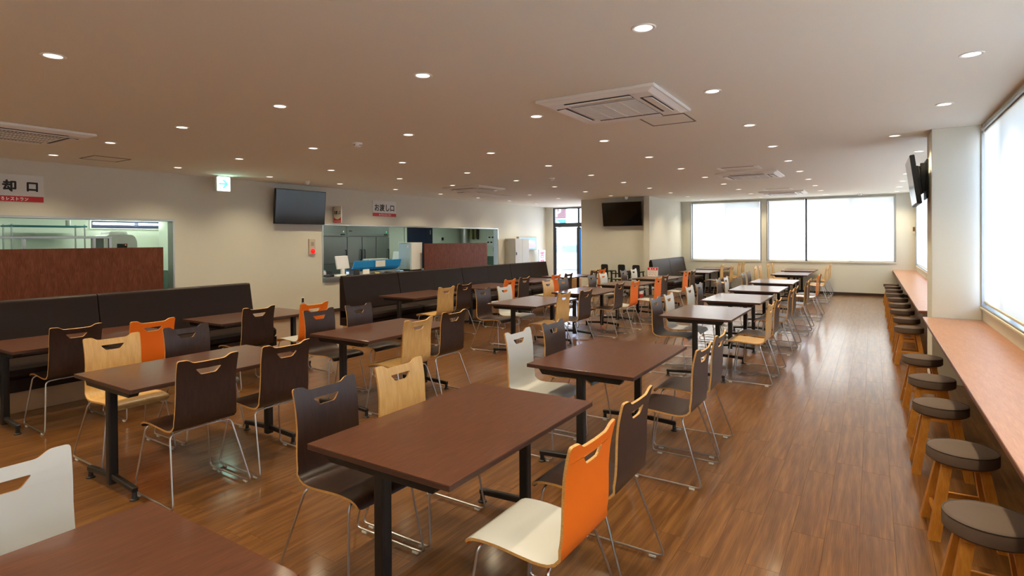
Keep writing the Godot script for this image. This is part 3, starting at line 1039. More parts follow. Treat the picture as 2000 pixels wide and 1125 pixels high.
func build_fridge(dc: float, w: float, cols: int, label: String, _side: String) -> void:
	var o := thing("refrigerator", label, "refrigerator", Vector3(-13.0, 0, -dc), 0.0, "upright steel refrigerators")
	var h := w * 0.5
	part("body", bm2(Vector3(-0.75, 0.1, -h), Vector3(-0.03, 1.99, h), 0.004), M.fridge_steel, o)
	var hd := part("header", bm2(Vector3(-0.03, 1.68, -h + 0.005), Vector3(0.0, 1.98, h - 0.005), 0.004), M.fridge_steel, o)
	part("lower_band", bm2(Vector3(0.0, 1.685, -h + 0.01), Vector3(0.012, 1.76, h - 0.01), 0.003), M.fridge_steel, hd)
	part("display", bm2(Vector3(0.012, 1.71, -h + 0.08), Vector3(0.016, 1.745, -h + 0.24)), M.black_plastic, hd)
	part("indicator_light", bm2(Vector3(0.0, 1.8, -h + 0.11), Vector3(0.004, 1.83, -h + 0.13)), glow(Color(0.2, 1.0, 0.5), 1.5), hd)
	part("badge", bm2(Vector3(0.0, 1.82, h - 0.2), Vector3(0.003, 1.845, h - 0.08)), M.black_plastic, hd)
	var dw := w / cols
	for k in cols:
		var z0 := -h + dw * k + 0.012
		var z1 := z0 + dw - 0.024
		for y in [[0.14, 0.86], [0.89, 1.655]]:
			var door := part("door", bm2(Vector3(-0.03, y[0], z0), Vector3(0.02, y[1], z1), 0.006), M.fridge_steel, o)
			var hz := z0 + 0.06 if (k % 2 == 0) else z1 - 0.06
			var st := new_st()
			tube(st, rounded([Vector3(0.02, y[0] + 0.08, hz), Vector3(0.06, y[0] + 0.08, hz), Vector3(0.06, y[0] + 0.38, hz), Vector3(0.02, y[0] + 0.38, hz)], 0.025), 0.013, 8)
			part("handle", st.commit(), M.black_plastic, door)
	for z in [-h + 0.08, h - 0.08]:
		part("foot", bm2(Vector3(-0.7, 0, z - 0.03), Vector3(-0.1, 0.1, z + 0.03)), M.black_plastic, o)


func build_counter_clutter() -> void:
	var y := 0.757
	# cash register monitor, back towards the hall
	var mo := thing("register_monitor", "white cash register monitor on stand at the serving counter", "monitor", Vector3(-10.12, y, -8.66), 0.25)
	part("base", bm2(Vector3(-0.1, 0, -0.13), Vector3(0.1, 0.02, 0.13), 0.006), M.white_plastic, mo)
	part("stand", bm2(Vector3(-0.03, 0.02, -0.045), Vector3(0.03, 0.22, 0.045), 0.008), M.white_plastic, mo)
	part("back_cover", bm(Vector3(0.04, 0.3, 0.46), 0.012, Vector3(0.0, 0.0, 0.0)), M.white_plastic, mo, Vector3(-0.01, 0.3, 0), Vector3(0, 0, 0.18))
	part("screen", bm(Vector3(0.004, 0.27, 0.43)), M.screen, mo, Vector3(-0.034, 0.296, 0), Vector3(0, 0, 0.18))
	var pr := thing("receipt_printer", "dark receipt printer beside the register monitor", "printer", Vector3(-10.06, y, -8.96))
	part("body", bm2(Vector3(-0.1, 0, -0.09), Vector3(0.08, 0.11, 0.09), 0.012), M.dark_frame, pr)
	part("lid", bm2(Vector3(-0.08, 0.11, -0.08), Vector3(0.06, 0.13, 0.08), 0.006), M.black_plastic, pr)
	var pr2 := thing("card_terminal", "dark card terminal left of the register stand", "terminal", Vector3(-10.3, y, -8.36))
	part("body", bm2(Vector3(-0.09, 0, -0.1), Vector3(0.07, 0.1, 0.1), 0.012), M.dark_frame, pr2)
	part("screen", bm2(Vector3(-0.06, 0.1, -0.07), Vector3(0.04, 0.104, 0.07)), M.screen, pr2)
	var wb := thing("white_tray_box", "white plastic box left of the cash register", "box", Vector3(-10.2, y, -8.12))
	part("body", bm2(Vector3(-0.12, 0, -0.1), Vector3(0.08, 0.12, 0.1), 0.02), M.white_plastic, wb)
	part("lid", bm2(Vector3(-0.11, 0.12, -0.09), Vector3(0.07, 0.14, 0.09), 0.008), mat(rgb(150, 190, 200), 0.5), wb)
	var cl := thing("card_holder", "small white upright card holder on the serving counter", "holder", Vector3(-10.0, y, -9.25))
	part("card", bm2(Vector3(-0.01, 0.01, -0.1), Vector3(0.01, 0.12, 0.1), 0.004), M.paper, cl)
	part("foot", bm2(Vector3(-0.05, 0, -0.1), Vector3(0.05, 0.01, 0.1)), M.white_plastic, cl)
	var k := 0
	for p in [[-10.0, 8.18, 0.05, 0.1, "loose black cable pouch at left end of serving counter"], [-9.98, 8.42, 0.035, 0.13, "crumpled white paper slip before the register"], [-9.88, 8.66, 0.03, 0.08, "small dark pen tray before the register"], [-10.0, 9.6, 0.025, 0.16, "yellow paper pad lying on the serving counter"], [-10.02, 10.0, 0.02, 0.14, "flat dark tray lying on the serving counter"], [-10.0, 10.35, 0.045, 0.1, "small white blue package on the serving counter"]]:
		var o := thing(["cable_pouch", "paper_slip", "pen_tray", "paper_pad", "flat_tray", "small_package"][k], p[4], ["pouch", "paper", "tray", "pad", "tray", "package"][k], Vector3(p[0], y, -p[1]), 0.3 * k)
		part("body", bm2(Vector3(-0.06, 0, -p[3]), Vector3(0.06, p[2], p[3]), 0.01), [M.black_plastic, M.paper, M.dark_frame, mat(rgb(226, 206, 130), 0.8), M.dark_frame, mat(rgb(150, 190, 232), 0.6)][k], o)
		k += 1
	# blue display case: curved blue tray with clear hood
	var bt := thing("blue_display_tray", "curved bright blue food display tray on the serving counter", "tray", Vector3(-10.36, y, -9.85))
	var st := new_st()
	var pts := [Vector2(-0.16, 0.06), Vector2(0.02, 0.07), Vector2(0.12, 0.15), Vector2(0.17, 0.31), Vector2(0.155, 0.315), Vector2(0.105, 0.17), Vector2(0.01, 0.09), Vector2(-0.16, 0.08)]
	prism(st, PackedVector2Array(pts), 1.55, Transform3D(Basis(), Vector3.ZERO))
	part("tray", st.commit(), M.blue, bt)
	part("base", bm2(Vector3(-0.16, 0, -0.75), Vector3(0.1, 0.06, 0.75), 0.008), M.steel, bt)
	part("film", bm2(Vector3(-0.12, 0.09, -0.72), Vector3(0.06, 0.15, -0.15), 0.03), M.deep_blue, bt)
	part("white_sheet", bm2(Vector3(0.176, 0.15, -0.2), Vector3(0.18, 0.3, 0.12)), M.paper, bt)
	part("back_board", bm2(Vector3(-0.16, 0.08, -0.75), Vector3(-0.14, 0.28, -0.05)), M.dark_frame, bt)
	var lids := thing("stacked_lids", "pale lids stacked behind the blue display tray", "lids", Vector3(-10.66, y, -10.15))
	part("stack", bm2(Vector3(-0.12, 0, -0.4), Vector3(0.12, 0.3, 0.4), 0.02), M.dark_frame, lids)
	part("top_lid", bm2(Vector3(-0.11, 0.3, -0.38), Vector3(0.11, 0.33, 0.3), 0.01), mat(rgb(214, 214, 190), 0.6), lids)
	# mini refrigerator on the counter
	var mf := thing("mini_refrigerator", "small white refrigerator standing on the serving counter", "refrigerator", Vector3(-10.2, y, -11.0))
	part("body", bm2(Vector3(-0.22, 0.03, -0.22), Vector3(0.2, 0.72, 0.19), 0.01), M.white_plastic, mf)
	part("door", bm2(Vector3(-0.22, 0.04, 0.195), Vector3(0.2, 0.71, 0.24), 0.01), mat(rgb(190, 210, 212), 0.4), mf)
	part("top_plate", bm2(Vector3(-0.22, 0.72, -0.22), Vector3(0.2, 0.735, 0.24), 0.004), M.white_plastic, mf)
	part("foot_rail", bm2(Vector3(-0.2, 0, -0.2), Vector3(0.18, 0.03, 0.22), 0.006), M.black_plastic, mf)
	part("sticker", bm2(Vector3(0.08, 0.6, 0.24), Vector3(0.14, 0.66, 0.242)), M.paper, mf)
	var bo := thing("leaning_board", "thin white board leaning left of the small refrigerator", "board", Vector3(-10.62, y, -10.86))
	part("sheet", bm(Vector3(0.34, 0.5, 0.015), 0.003, Vector3(0, 0.25, 0)), M.paper, bo, Vector3(0, 0.005, 0), Vector3(-0.2, 0, 0))


# ------------------------------------------------------------------ lettering (flat print)
const GLYPH := {
	"o": [[.12, .28, .62, .26], [.36, .08, .36, .80, .24, .90, .12, .78, .2, .62, .45, .5, .7, .52, .84, .68, .78, .86, .58, .93], [.72, .2, .88, .34]],
	"wa": [[.08, .12, .2, .22], [.04, .38, .17, .48], [.06, .92, .2, .65], [.62, .03, .62, .14], [.3, .16, .95, .16], [.34, .16, .31, .6, .24, .92], [.38, .35, .94, .35], [.53, .26, .53, .5], [.77, .26, .77, .5], [.53, .5, .77, .5], [.4, .61, .85, .61, .65, .8, .36, .95], [.46, .67, .65, .82, .95, .95]],
	"shi": [[.3, .08, .28, .7, .36, .88, .55, .92, .78, .8, .88, .62]],
	"kuchi": [[.14, .18, .86, .18, .86, .9], [.14, .18, .14, .9], [.14, .8, .86, .8]],
	"kyaku": [[.1, .22, .5, .22], [.3, .05, .3, .42], [.03, .42, .55, .42], [.28, .42, .1, .82, .5, .78], [.4, .62, .55, .9], [.64, .15, .64, .98], [.64, .15, .93, .15, .93, .76, .78, .76]],
	"hen": [[.35, .1, .9, .1], [.42, .1, .4, .45, .3, .65], [.45, .3, .85, .3, .6, .55, .42, .68], [.52, .38, .9, .68], [.1, .12, .2, .2], [.05, .4, .22, .4, .12, .7, .05, .85], [.12, .75, .35, .9, .98, .9]],
	"ma": [[.2, .22, .8, .22], [.22, .42, .78, .42], [.52, .06, .52, .75, .4, .9, .22, .85, .25, .7, .5, .68, .85, .9]],
	"gu": [[.65, .08, .25, .48, .68, .92], [.72, .2, .8, .34], [.84, .14, .92, .28]],
	"ro": [[.25, .12, .7, .12, .2, .6, .5, .42, .78, .55, .76, .8, .5, .93, .32, .9]],
	"re": [[.3, .1, .3, .88, .85, .45]],
	"su": [[.15, .15, .8, .15, .55, .55, .1, .92], [.5, .58, .9, .92]],
	"to": [[.35, .05, .35, .95], [.35, .38, .8, .6]],
	"ra": [[.2, .12, .8, .12], [.12, .38, .85, .38, .7, .72, .35, .95]],
	"n": [[.12, .2, .38, .35], [.12, .9, .5, .75, .88, .28]],
	"hairu": [[.45, .08, .5, .3, .35, .65, .1, .92], [.48, .3, .65, .65, .92, .92]],
	"dense": [[.1, .15, .9, .15], [.1, .5, .9, .5], [.1, .88, .9, .88], [.2, .15, .2, .88], [.8, .15, .8, .88], [.5, .05, .5, .95]],
	"ei": [[.2, .05, .27, .18], [.5, .03, .5, .17], [.8, .05, .72, .18], [.1, .36, .1, .24, .9, .24, .9, .36], [.3, .36, .7, .36, .7, .52, .3, .52, .3, .36], [.2, .65, .8, .65, .8, .94, .2, .94, .2, .65]],
	"gyo": [[.36, .04, .36, .2], [.64, .04, .64, .2], [.08, .22, .92, .22], [.28, .28, .34, .38], [.72, .28, .66, .38], [.15, .4, .85, .4], [.2, .54, .8, .54], [.06, .68, .94, .68], [.5, .4, .5, .98], [.45, .7, .1, .94], [.55, .7, .9, .94]],
	"chu": [[.14, .25, .86, .25, .86, .65, .14, .65, .14, .25], [.5, .04, .5, .98]],
}


func stroke(img: Image, pts: Array, r: float, c: Color) -> void:
	for i in range(0, pts.size() - 1):
		var a: Vector2 = pts[i]
		var b: Vector2 = pts[i + 1]
		var lo := Vector2(minf(a.x, b.x), minf(a.y, b.y)) - Vector2(r, r)
		var hi := Vector2(maxf(a.x, b.x), maxf(a.y, b.y)) + Vector2(r, r)
		for y in range(maxi(0, int(lo.y)), mini(img.get_height() - 1, int(hi.y)) + 1):
			for x in range(maxi(0, int(lo.x)), mini(img.get_width() - 1, int(hi.x)) + 1):
				var p := Vector2(x, y)
				if Geometry2D.get_closest_point_to_segment(p, a, b).distance_to(p) <= r:
					img.set_pixel(x, y, c)


func write(img: Image, names: Array, at: Vector2, size: Vector2, adv: Vector2, r: float, c: Color) -> void:
	for i in names.size():
		for s in GLYPH[names[i]]:
			var pts := []
			for k in range(0, s.size(), 2):
				pts.append(at + adv * i + Vector2(s[k] * size.x, s[k + 1] * size.y))
			stroke(img, pts, r, c)


func print_mat(img: Image, rough := 0.5) -> StandardMaterial3D:
	img.generate_mipmaps()
	var m := mat(Color.WHITE, rough)
	m.albedo_texture = ImageTexture.create_from_image(img)
	return m


# a printed face: quad of w x h in the x-y plane facing +z, uv 0..1
func face_mesh(w: float, h: float) -> ArrayMesh:
	var st := new_st()
	var p := [Vector3(-w / 2, h / 2, 0), Vector3(w / 2, h / 2, 0), Vector3(w / 2, -h / 2, 0), Vector3(-w / 2, -h / 2, 0)]
	var u := [Vector2(0, 0), Vector2(1, 0), Vector2(1, 1), Vector2(0, 1)]
	var n := Vector3(0, 0, 1)
	tri(st, [p[0], p[1], p[2]], [n, n, n], [u[0], u[1], u[2]])
	tri(st, [p[0], p[2], p[3]], [n, n, n], [u[0], u[2], u[3]])
	return st.commit()


const SHOP := ["ma", "gu", "ro", "re", "su", "to", "ra", "n"]


# ------------------------------------------------------------------ things on the walls
func build_wall_things() -> void:
	var white := rgb(226, 226, 222)
	var black := rgb(20, 20, 22)
	var red := rgb(190, 28, 32)
	# large sign above the serving opening
	var img := Image.create(512, 248, false, Image.FORMAT_RGB8)
	img.fill(white)
	img.fill_rect(Rect2i(0, 196, 512, 52), red)
	write(img, ["o", "wa", "shi", "kuchi"], Vector2(36, 52), Vector2(104, 112), Vector2(112, 0), 7.5, black)
	write(img, SHOP, Vector2(132, 206), Vector2(28, 32), Vector2(34, 0), 2.6, rgb(245, 240, 236))
	wall_sign(9.725, 2.309, 0.77, 0.372, img, "white wall sign with black lettering and red band above serving opening")
	# sign above the dish return opening (runs out of the picture on the left)
	img = Image.create(512, 248, false, Image.FORMAT_RGB8)
	img.fill(white)
	img.fill_rect(Rect2i(0, 196, 512, 52), red)
	write(img, ["hen", "kyaku", "kuchi"], Vector2(50, 52), Vector2(95, 100), Vector2(165, 0), 8.0, black)
	write(img, SHOP, Vector2(132, 206), Vector2(28, 32), Vector2(34, 0), 2.6, rgb(245, 240, 236))
	wall_sign(2.739, 2.297, 0.77, 0.372, img, "white wall sign with red band above dish return, cut by left edge")
	# projecting sign
	img = Image.create(220, 330, false, Image.FORMAT_RGB8)
	img.fill(rgb(214, 208, 190))
	for y in range(205, 330):
		for x in 220:
			var u := (x - 110.0) / 110.0
			if y > 262 - 52.0 * u * u:
				img.set_pixel(x, y, red)
			elif y > 254 - 52.0 * u * u:
				img.set_pixel(x, y, white)
	write(img, ["o", "wa", "shi", "kuchi"], Vector2(10, 88), Vector2(48, 74), Vector2(50, 0), 5.0, black)
	write(img, SHOP, Vector2(16, 286), Vector2(22, 26), Vector2(24, 0), 2.2, rgb(245, 240, 236))
	var pj := thing("projecting_sign", "small beige and red sign projecting from wall beside left television", "sign", Vector3(LEFT, 2.115, -8.2))
	part("mount", bm2(Vector3(0, -0.17, -0.012), Vector3(0.03, 0.17, 0.012), 0.003), M.aluminium, pj)
	part("plate", bm2(Vector3(0.03, -0.18, -0.012), Vector3(0.27, 0.18, 0.012), 0.003), M.white_plastic, pj)
	part("print", face_mesh(0.23, 0.35), print_mat(img), pj, Vector3(0.15, 0, 0.0125))
	part("print", face_mesh(0.23, 0.35), print_mat(img), pj, Vector3(0.15, 0, -0.0125), Vector3(0, PI, 0))
	# exit sign hung from the ceiling
	var ex := thing("exit_sign", "glowing white exit sign with green arrow on left wall", "sign", Vector3(-9.55, CEIL, -5.55))
	part("bracket", bm2(Vector3(-0.05, -0.02, -0.11), Vector3(0.05, 0, 0.11), 0.003), M.white_plastic, ex)
	part("housing", bm2(Vector3(-0.03, -0.27, -0.125), Vector3(0.03, -0.02, 0.125), 0.006), M.white_plastic, ex)
	img = Image.create(192, 192, false, Image.FORMAT_RGB8)
	img.fill(Color(0.93, 1.0, 0.98))
	var green := Color(0.0, 0.62, 0.28)
	stroke(img, [Vector2(34, 92), Vector2(140, 92)], 13, green)
	stroke(img, [Vector2(96, 42), Vector2(148, 92), Vector2(96, 142)], 15, green)
	stroke(img, [Vector2(20, 140), Vector2(20, 172)], 4, green)
	stroke(img, [Vector2(26, 152), Vector2(38, 146)], 4, green)
	stroke(img, [Vector2(48, 140), Vector2(48, 172)], 6, green)
	img.generate_mipmaps()
	var em := mat(Color.WHITE, 0.5)
	em.albedo_texture = ImageTexture.create_from_image(img)
	em.emission_enabled = true
	em.emission_texture = em.albedo_texture
	em.emission_energy_multiplier = 0.42
	part("light_face", face_mesh(0.235, 0.24), em, ex, Vector3(0.0305, -0.145, 0), Vector3(0, PI / 2, 0))
	part("light_top", bm2(Vector3(-0.02, -0.0195, -0.12), Vector3(0.02, -0.018, 0.12)), M.white_plastic, ex)
	area(ex, Vector3(0.04, -0.145, 0), Vector2(0.23, 0.23), Color(0.85, 1.0, 0.95), 0.12, Vector3(0, PI / 2, 0))
	# call box with red lamp
	var cb := thing("call_box", "beige fire call box with round red lamp on left wall", "call box", Vector3(LEFT, 1.425, -7.63))
	part("plate", bm2(Vector3(0, -0.165, -0.08), Vector3(0.03, 0.165, 0.08), 0.004), mat(rgb(196, 184, 164), 0.5), cb)
	part("speaker_slots", bm2(Vector3(0.03, 0.02, -0.04), Vector3(0.032, 0.1, 0.03)), mat(rgb(160, 150, 134), 0.6), cb)
	var st := new_st()
	lathe(st, [Vector2(0.0, 0.05), Vector2(0.02, 0.048), Vector2(0.04, 0.036), Vector2(0.048, 0.02), Vector2(0.05, 0.0)], 20)
	part("red_lamp", st.commit(), glow(Color(1.0, 0.06, 0.06), 0.8), cb, Vector3(0.03, -0.09, -0.01), Vector3(0, 0, -PI / 2))
	var ol := thing("wall_outlet", "small dark wall outlet low on the left wall", "outlet", Vector3(LEFT, 0.33, -7.40))
	part("plate", bm2(Vector3(0, -0.06, -0.035), Vector3(0.008, 0.06, 0.035), 0.002), M.white_plastic, ol)
	part("socket", bm2(Vector3(0.008, -0.045, -0.025), Vector3(0.014, 0.045, 0.025), 0.002), M.black_plastic, ol)
	# televisions
	television(Vector3(LEFT + 0.14, 2.232, -7.27), PI / 2.0, -0.08, 1.19, 0.69, "flat black television on left wall beside the exit sign", 0.14)
	television(Vector3(-5.80, 2.235, -14.68), 0.0, -0.16, 1.14, 0.66, "black television on the beige partition wall", 0.16)
	television(Vector3(0.405, 2.185, -8.0), -PI / 2.0, -0.13, 0.92, 0.54, "television seen from the side on the window pillar", 0.125)
	# thermostat near the back right corner
	var ts := thing("wall_thermostat", "small beige control box on back wall near the window corner", "thermostat", Vector3(0.905, 1.74, -BACK))
	part("body", bm2(Vector3(-0.035, -0.1, 0), Vector3(0.035, 0.1, 0.035), 0.006), M.blind_bar, ts)
	part("cover", bm2(Vector3(-0.025, -0.04, 0.035), Vector3(0.025, 0.07, 0.04), 0.002), mat(rgb(120, 84, 66), 0.5), ts)


func wall_sign(d: float, y: float, w: float, h: float, img: Image, label: String) -> void:
	var o := thing("wall_sign", label, "sign", Vector3(LEFT, y, -d), PI / 2.0)
	part("board", bm(Vector3(w, h, 0.012), 0.002, Vector3(0, 0, 0.006)), M.white_plastic, o)
	part("print", face_mesh(w - 0.004, h - 0.004), print_mat(img), o, Vector3(0, 0, 0.0125))


func television(at: Vector3, turn: float, tilt: float, w: float, h: float, label: String, gap: float) -> void:
	var o := thing("television", label, "television", at, turn, "wall televisions")
	var bs := Basis(Vector3.RIGHT, -tilt)
	part("body", bm(Vector3(w, h, 0.045), 0.006, Vector3.ZERO, bs), M.black_plastic, o)
	part("screen", bm(Vector3(w - 0.03, h - 0.03, 0.003), 0.0, bs * Vector3(0, 0.002, 0.0235), bs), M.screen, o)
	part("back_housing", bm(Vector3(w * 0.55, h * 0.6, 0.04), 0.012, bs * Vector3(0, 0, -0.04), bs), M.black_plastic, o)
	part("wall_plate", bm2(Vector3(-0.2, -0.2, -gap), Vector3(0.2, 0.24, -gap + 0.015), 0.003), M.black_metal, o)
	for s in [-0.16, 0.16]:
		part("mount_arm", bm2(Vector3(s - 0.015, -0.12, -gap + 0.015), Vector3(s + 0.015, 0.2, -0.055), 0.003), M.black_metal, o)


# ------------------------------------------------------------------ sofas
func sofa(x: float, d0: float, d1: float, label: String, group: String, n := 2) -> void:
	# bench facing +x; x is the rear face of the back
	var o := thing("sofa_bench", label, "sofa", Vector3(x, 0, -(d0 + d1) * 0.5), 0.0, group)
	var h := (d1 - d0) * 0.5
	part("plinth", bm2(Vector3(0.06, 0, -h + 0.01), Vector3(0.6, 0.2, h - 0.01), 0.003), M.plinth, o)
	part("seat_base", bm2(Vector3(0.02, 0.2, -h + 0.002), Vector3(0.66, 0.32, h - 0.002), 0.006), M.leather, o)
	part("back_panel", bm2(Vector3(0.0, 0.2, -h + 0.002), Vector3(0.02, 0.95, h - 0.002), 0.004), M.leather, o)
	for k in n:
		var z0 := -h + k * 2.0 * h / n + 0.0015
		var z1 := z0 + 2.0 * h / n - 0.003
		part("seat_cushion", bm2(Vector3(0.12, 0.32, z0), Vector3(0.68, 0.435, z1), 0.03), M.leather, o)
		var st := new_st()
		var prof := round_poly([Vector2(0.022, 0.43), Vector2(0.19, 0.43), Vector2(0.13, 0.7), Vector2(0.075, 0.985), Vector2(0.022, 0.985)], 0.03, 5)
		prism(st, prof, z1 - z0, Transform3D(Basis(), Vector3(0, 0, (z0 + z1) * 0.5)))
		part("backrest", st.commit(), M.leather, o)
	var st2 := new_st()
	tube(st2, [Vector3(0.02, 0.982, -h + 0.01), Vector3(0.02, 0.982, h - 0.01)], 0.006, 8)
	part("piping", st2.commit(), M.leather, o)


func build_sofas() -> void:
	sofa(-7.15, 0.9, 2.695, "dark leather bench segment at far left before dish return", "long sofa benches", 1)
	sofa(-7.15, 2.705, 4.475, "dark leather bench segment ending before the bare left wall", "long sofa benches", 1)
	sofa(-7.15, 6.05, 7.28, "short dark leather bench segment before the cash register", "long sofa benches", 1)
	sofa(-7.15, 7.29, 9.11, "dark leather bench segment before the small refrigerator", "long sofa benches")
	sofa(-7.15, 9.12, 10.94, "dark leather bench segment before the walnut serving screen", "long sofa benches")
	sofa(-7.15, 10.95, 12.67, "dark leather bench segment before the grey steel cabinet", "long sofa benches")
	sofa(-4.98, 14.5, 15.98, "near half of the dark leather corner sofa by back window", "corner sofa benches", 1)
	sofa(-4.98, 15.99, 17.5, "far half of the dark leather corner sofa by back window", "corner sofa benches", 1)


# ------------------------------------------------------------------ tables
func make_table() -> Node3D:
	var W := 0.78
	var L := 1.21
	var t := thing("dining_table", "", "table")
	part("tabletop", bm2(Vector3(-W / 2, TABLE_H - 0.004, -L / 2), Vector3(W / 2, TABLE_H, L / 2), 0.0015), M.table, t)
	part("edge_board", bm2(Vector3(-W / 2 + 0.001, TABLE_H - 0.025, -L / 2 + 0.001), Vector3(W / 2 - 0.001, TABLE_H - 0.004, L / 2 - 0.001), 0.002), M.table_edge, t)
	for s in [-1.0, 1.0]:
		var z: float = s * (L / 2 - 0.06)
		var st := new_st()
		prism(st, PackedVector2Array([Vector2(-0.315, 0), Vector2(0.315, 0), Vector2(0.285, -0.042), Vector2(-0.285, -0.042)]), 0.055)
		part("bracket", st.commit(), M.black_metal, t, Vector3(0, TABLE_H - 0.025, z))
		st = new_st()
		prism(st, round_poly([Vector2(-0.027, -0.027), Vector2(0.027, -0.027), Vector2(0.027, 0.027), Vector2(-0.027, 0.027)], 0.012, 4), TABLE_H - 0.066 - 0.03, Transform3D(Basis(Vector3.RIGHT, -PI / 2), Vector3(0, 0.03 + (TABLE_H - 0.096) * 0.5, 0)))
		part("column", st.commit(), M.black_metal, t, Vector3(0, 0, z))
		for q in [-1.0, 1.0]:
			var a := Vector3(q * 0.02, 0.078, z)
			var b := Vector3(q * 0.30, 0.062, z + s * 0.005)
			var dir := (b - a).normalized()
			var bs := Basis(dir, Vector3.UP, dir.cross(Vector3.UP)).orthonormalized()
			var ft := part("foot", bm(Vector3(a.distance_to(b) + 0.03, 0.034, 0.034), 0.006, (a + b) * 0.5, bs), M.black_metal, t)
			st = new_st()
			lathe(st, [Vector2(0.0, 0.0), Vector2(0.026, 0.0), Vector2(0.026, 0.006), Vector2(0.015, 0.012), Vector2(0.013, 0.05)], 14)
			part("glide", st.commit(), M.black_plastic, ft, b + Vector3(0, -0.062, 0))
	return t


func build_tables() -> void:
	var proto := make_table()
	var nth := ["first", "second", "third", "fourth", "fifth", "sixth", "seventh", "eighth", "ninth"]
	var rows := [["row along the right aisle", -1.645, [-0.285, 1.54, 3.355, 6.24, 8.07, 9.87, 11.75, 14.58, 16.40]], ["middle row", -4.035, [1.55, 3.39, 6.255, 8.09, 9.90, 11.77]], ["row along the left sofa", -6.12, [1.60, 3.30, 6.265, 8.1, 9.78, 11.42]], ["row at the corner sofa", -3.87, [14.65, 16.40]]]
	var first := true
	for r in rows:
		for i in r[2].size():
			var label := "dark walnut laminate table, %s from camera in the %s" % [nth[i], r[0]]
			var at := Vector3(r[1], 0, -(r[2][i] + 0.605))
			if first:
				proto.position = at
				proto.set_meta("label", label)
				proto.set_meta("group", "dining tables")
				first = false
			else:
				copy_of(proto, "dining_table", label, at, 0.0, "dining tables")


# ------------------------------------------------------------------ chairs
var prof_p: Array = []
var prof_l: Array = []


func make_profile() -> void:
	var c := [Vector2(.240, .398), Vector2(.228, .421), Vector2(.19, .434), Vector2(.10, .438), Vector2(0, .431), Vector2(-.08, .427), Vector2(-.135, .436), Vector2(-.168, .466), Vector2(-.182, .515), Vector2(-.187, .59), Vector2(-.188, .67), Vector2(-.195, .75), Vector2(-.207, .81), Vector2(-.218, .852)]
	var n := c.size()
	for i in n - 1:
		var p0: Vector2 = c[maxi(i - 1, 0)]
		var p3: Vector2 = c[mini(i + 2, n - 1)]
		for s in 8:
			prof_p.append(c[i].cubic_interpolate(c[i + 1], p0, p3, s / 8.0))
	prof_p.append(c[n - 1])
	var l := 0.0
	prof_l.append(0.0)
	for i in range(1, prof_p.size()):
		l += prof_p[i].distance_to(prof_p[i - 1])
		prof_l.append(l)


# point on the shell's mid line at arc length v, and its normal (towards the sitter)
func prof_at(v: float) -> Array:
	var i := 0
	while i < prof_l.size() - 2 and prof_l[i + 1] < v:
		i += 1
	var t: float = (v - prof_l[i]) / maxf(prof_l[i + 1] - prof_l[i], 1e-6)
	var p: Vector2 = prof_p[i].lerp(prof_p[i + 1], t)
	var j := maxi(i - 1, 0)
	var k := mini(i + 2, prof_p.size() - 1)
	var tn: Vector2 = (prof_p[k] - prof_p[j]).normalized()
	return [p, Vector2(tn.y, -tn.x)]


func shell_point(q: Vector2, side: float) -> Array:
	var r := prof_at(q.y)
	var p: Vector2 = r[0]
	var n: Vector2 = r[1]
	# slight hollow across the width
	var bow := 0.010 * (q.x / 0.185) * (q.x / 0.185) if q.y > 0.45 else 0.0
	var w := p + n * (side * 0.0055 + bow)
	return [Vector3(w.x, w.y, q.x), Vector3(n.x, n.y, 0) * signf(side)]


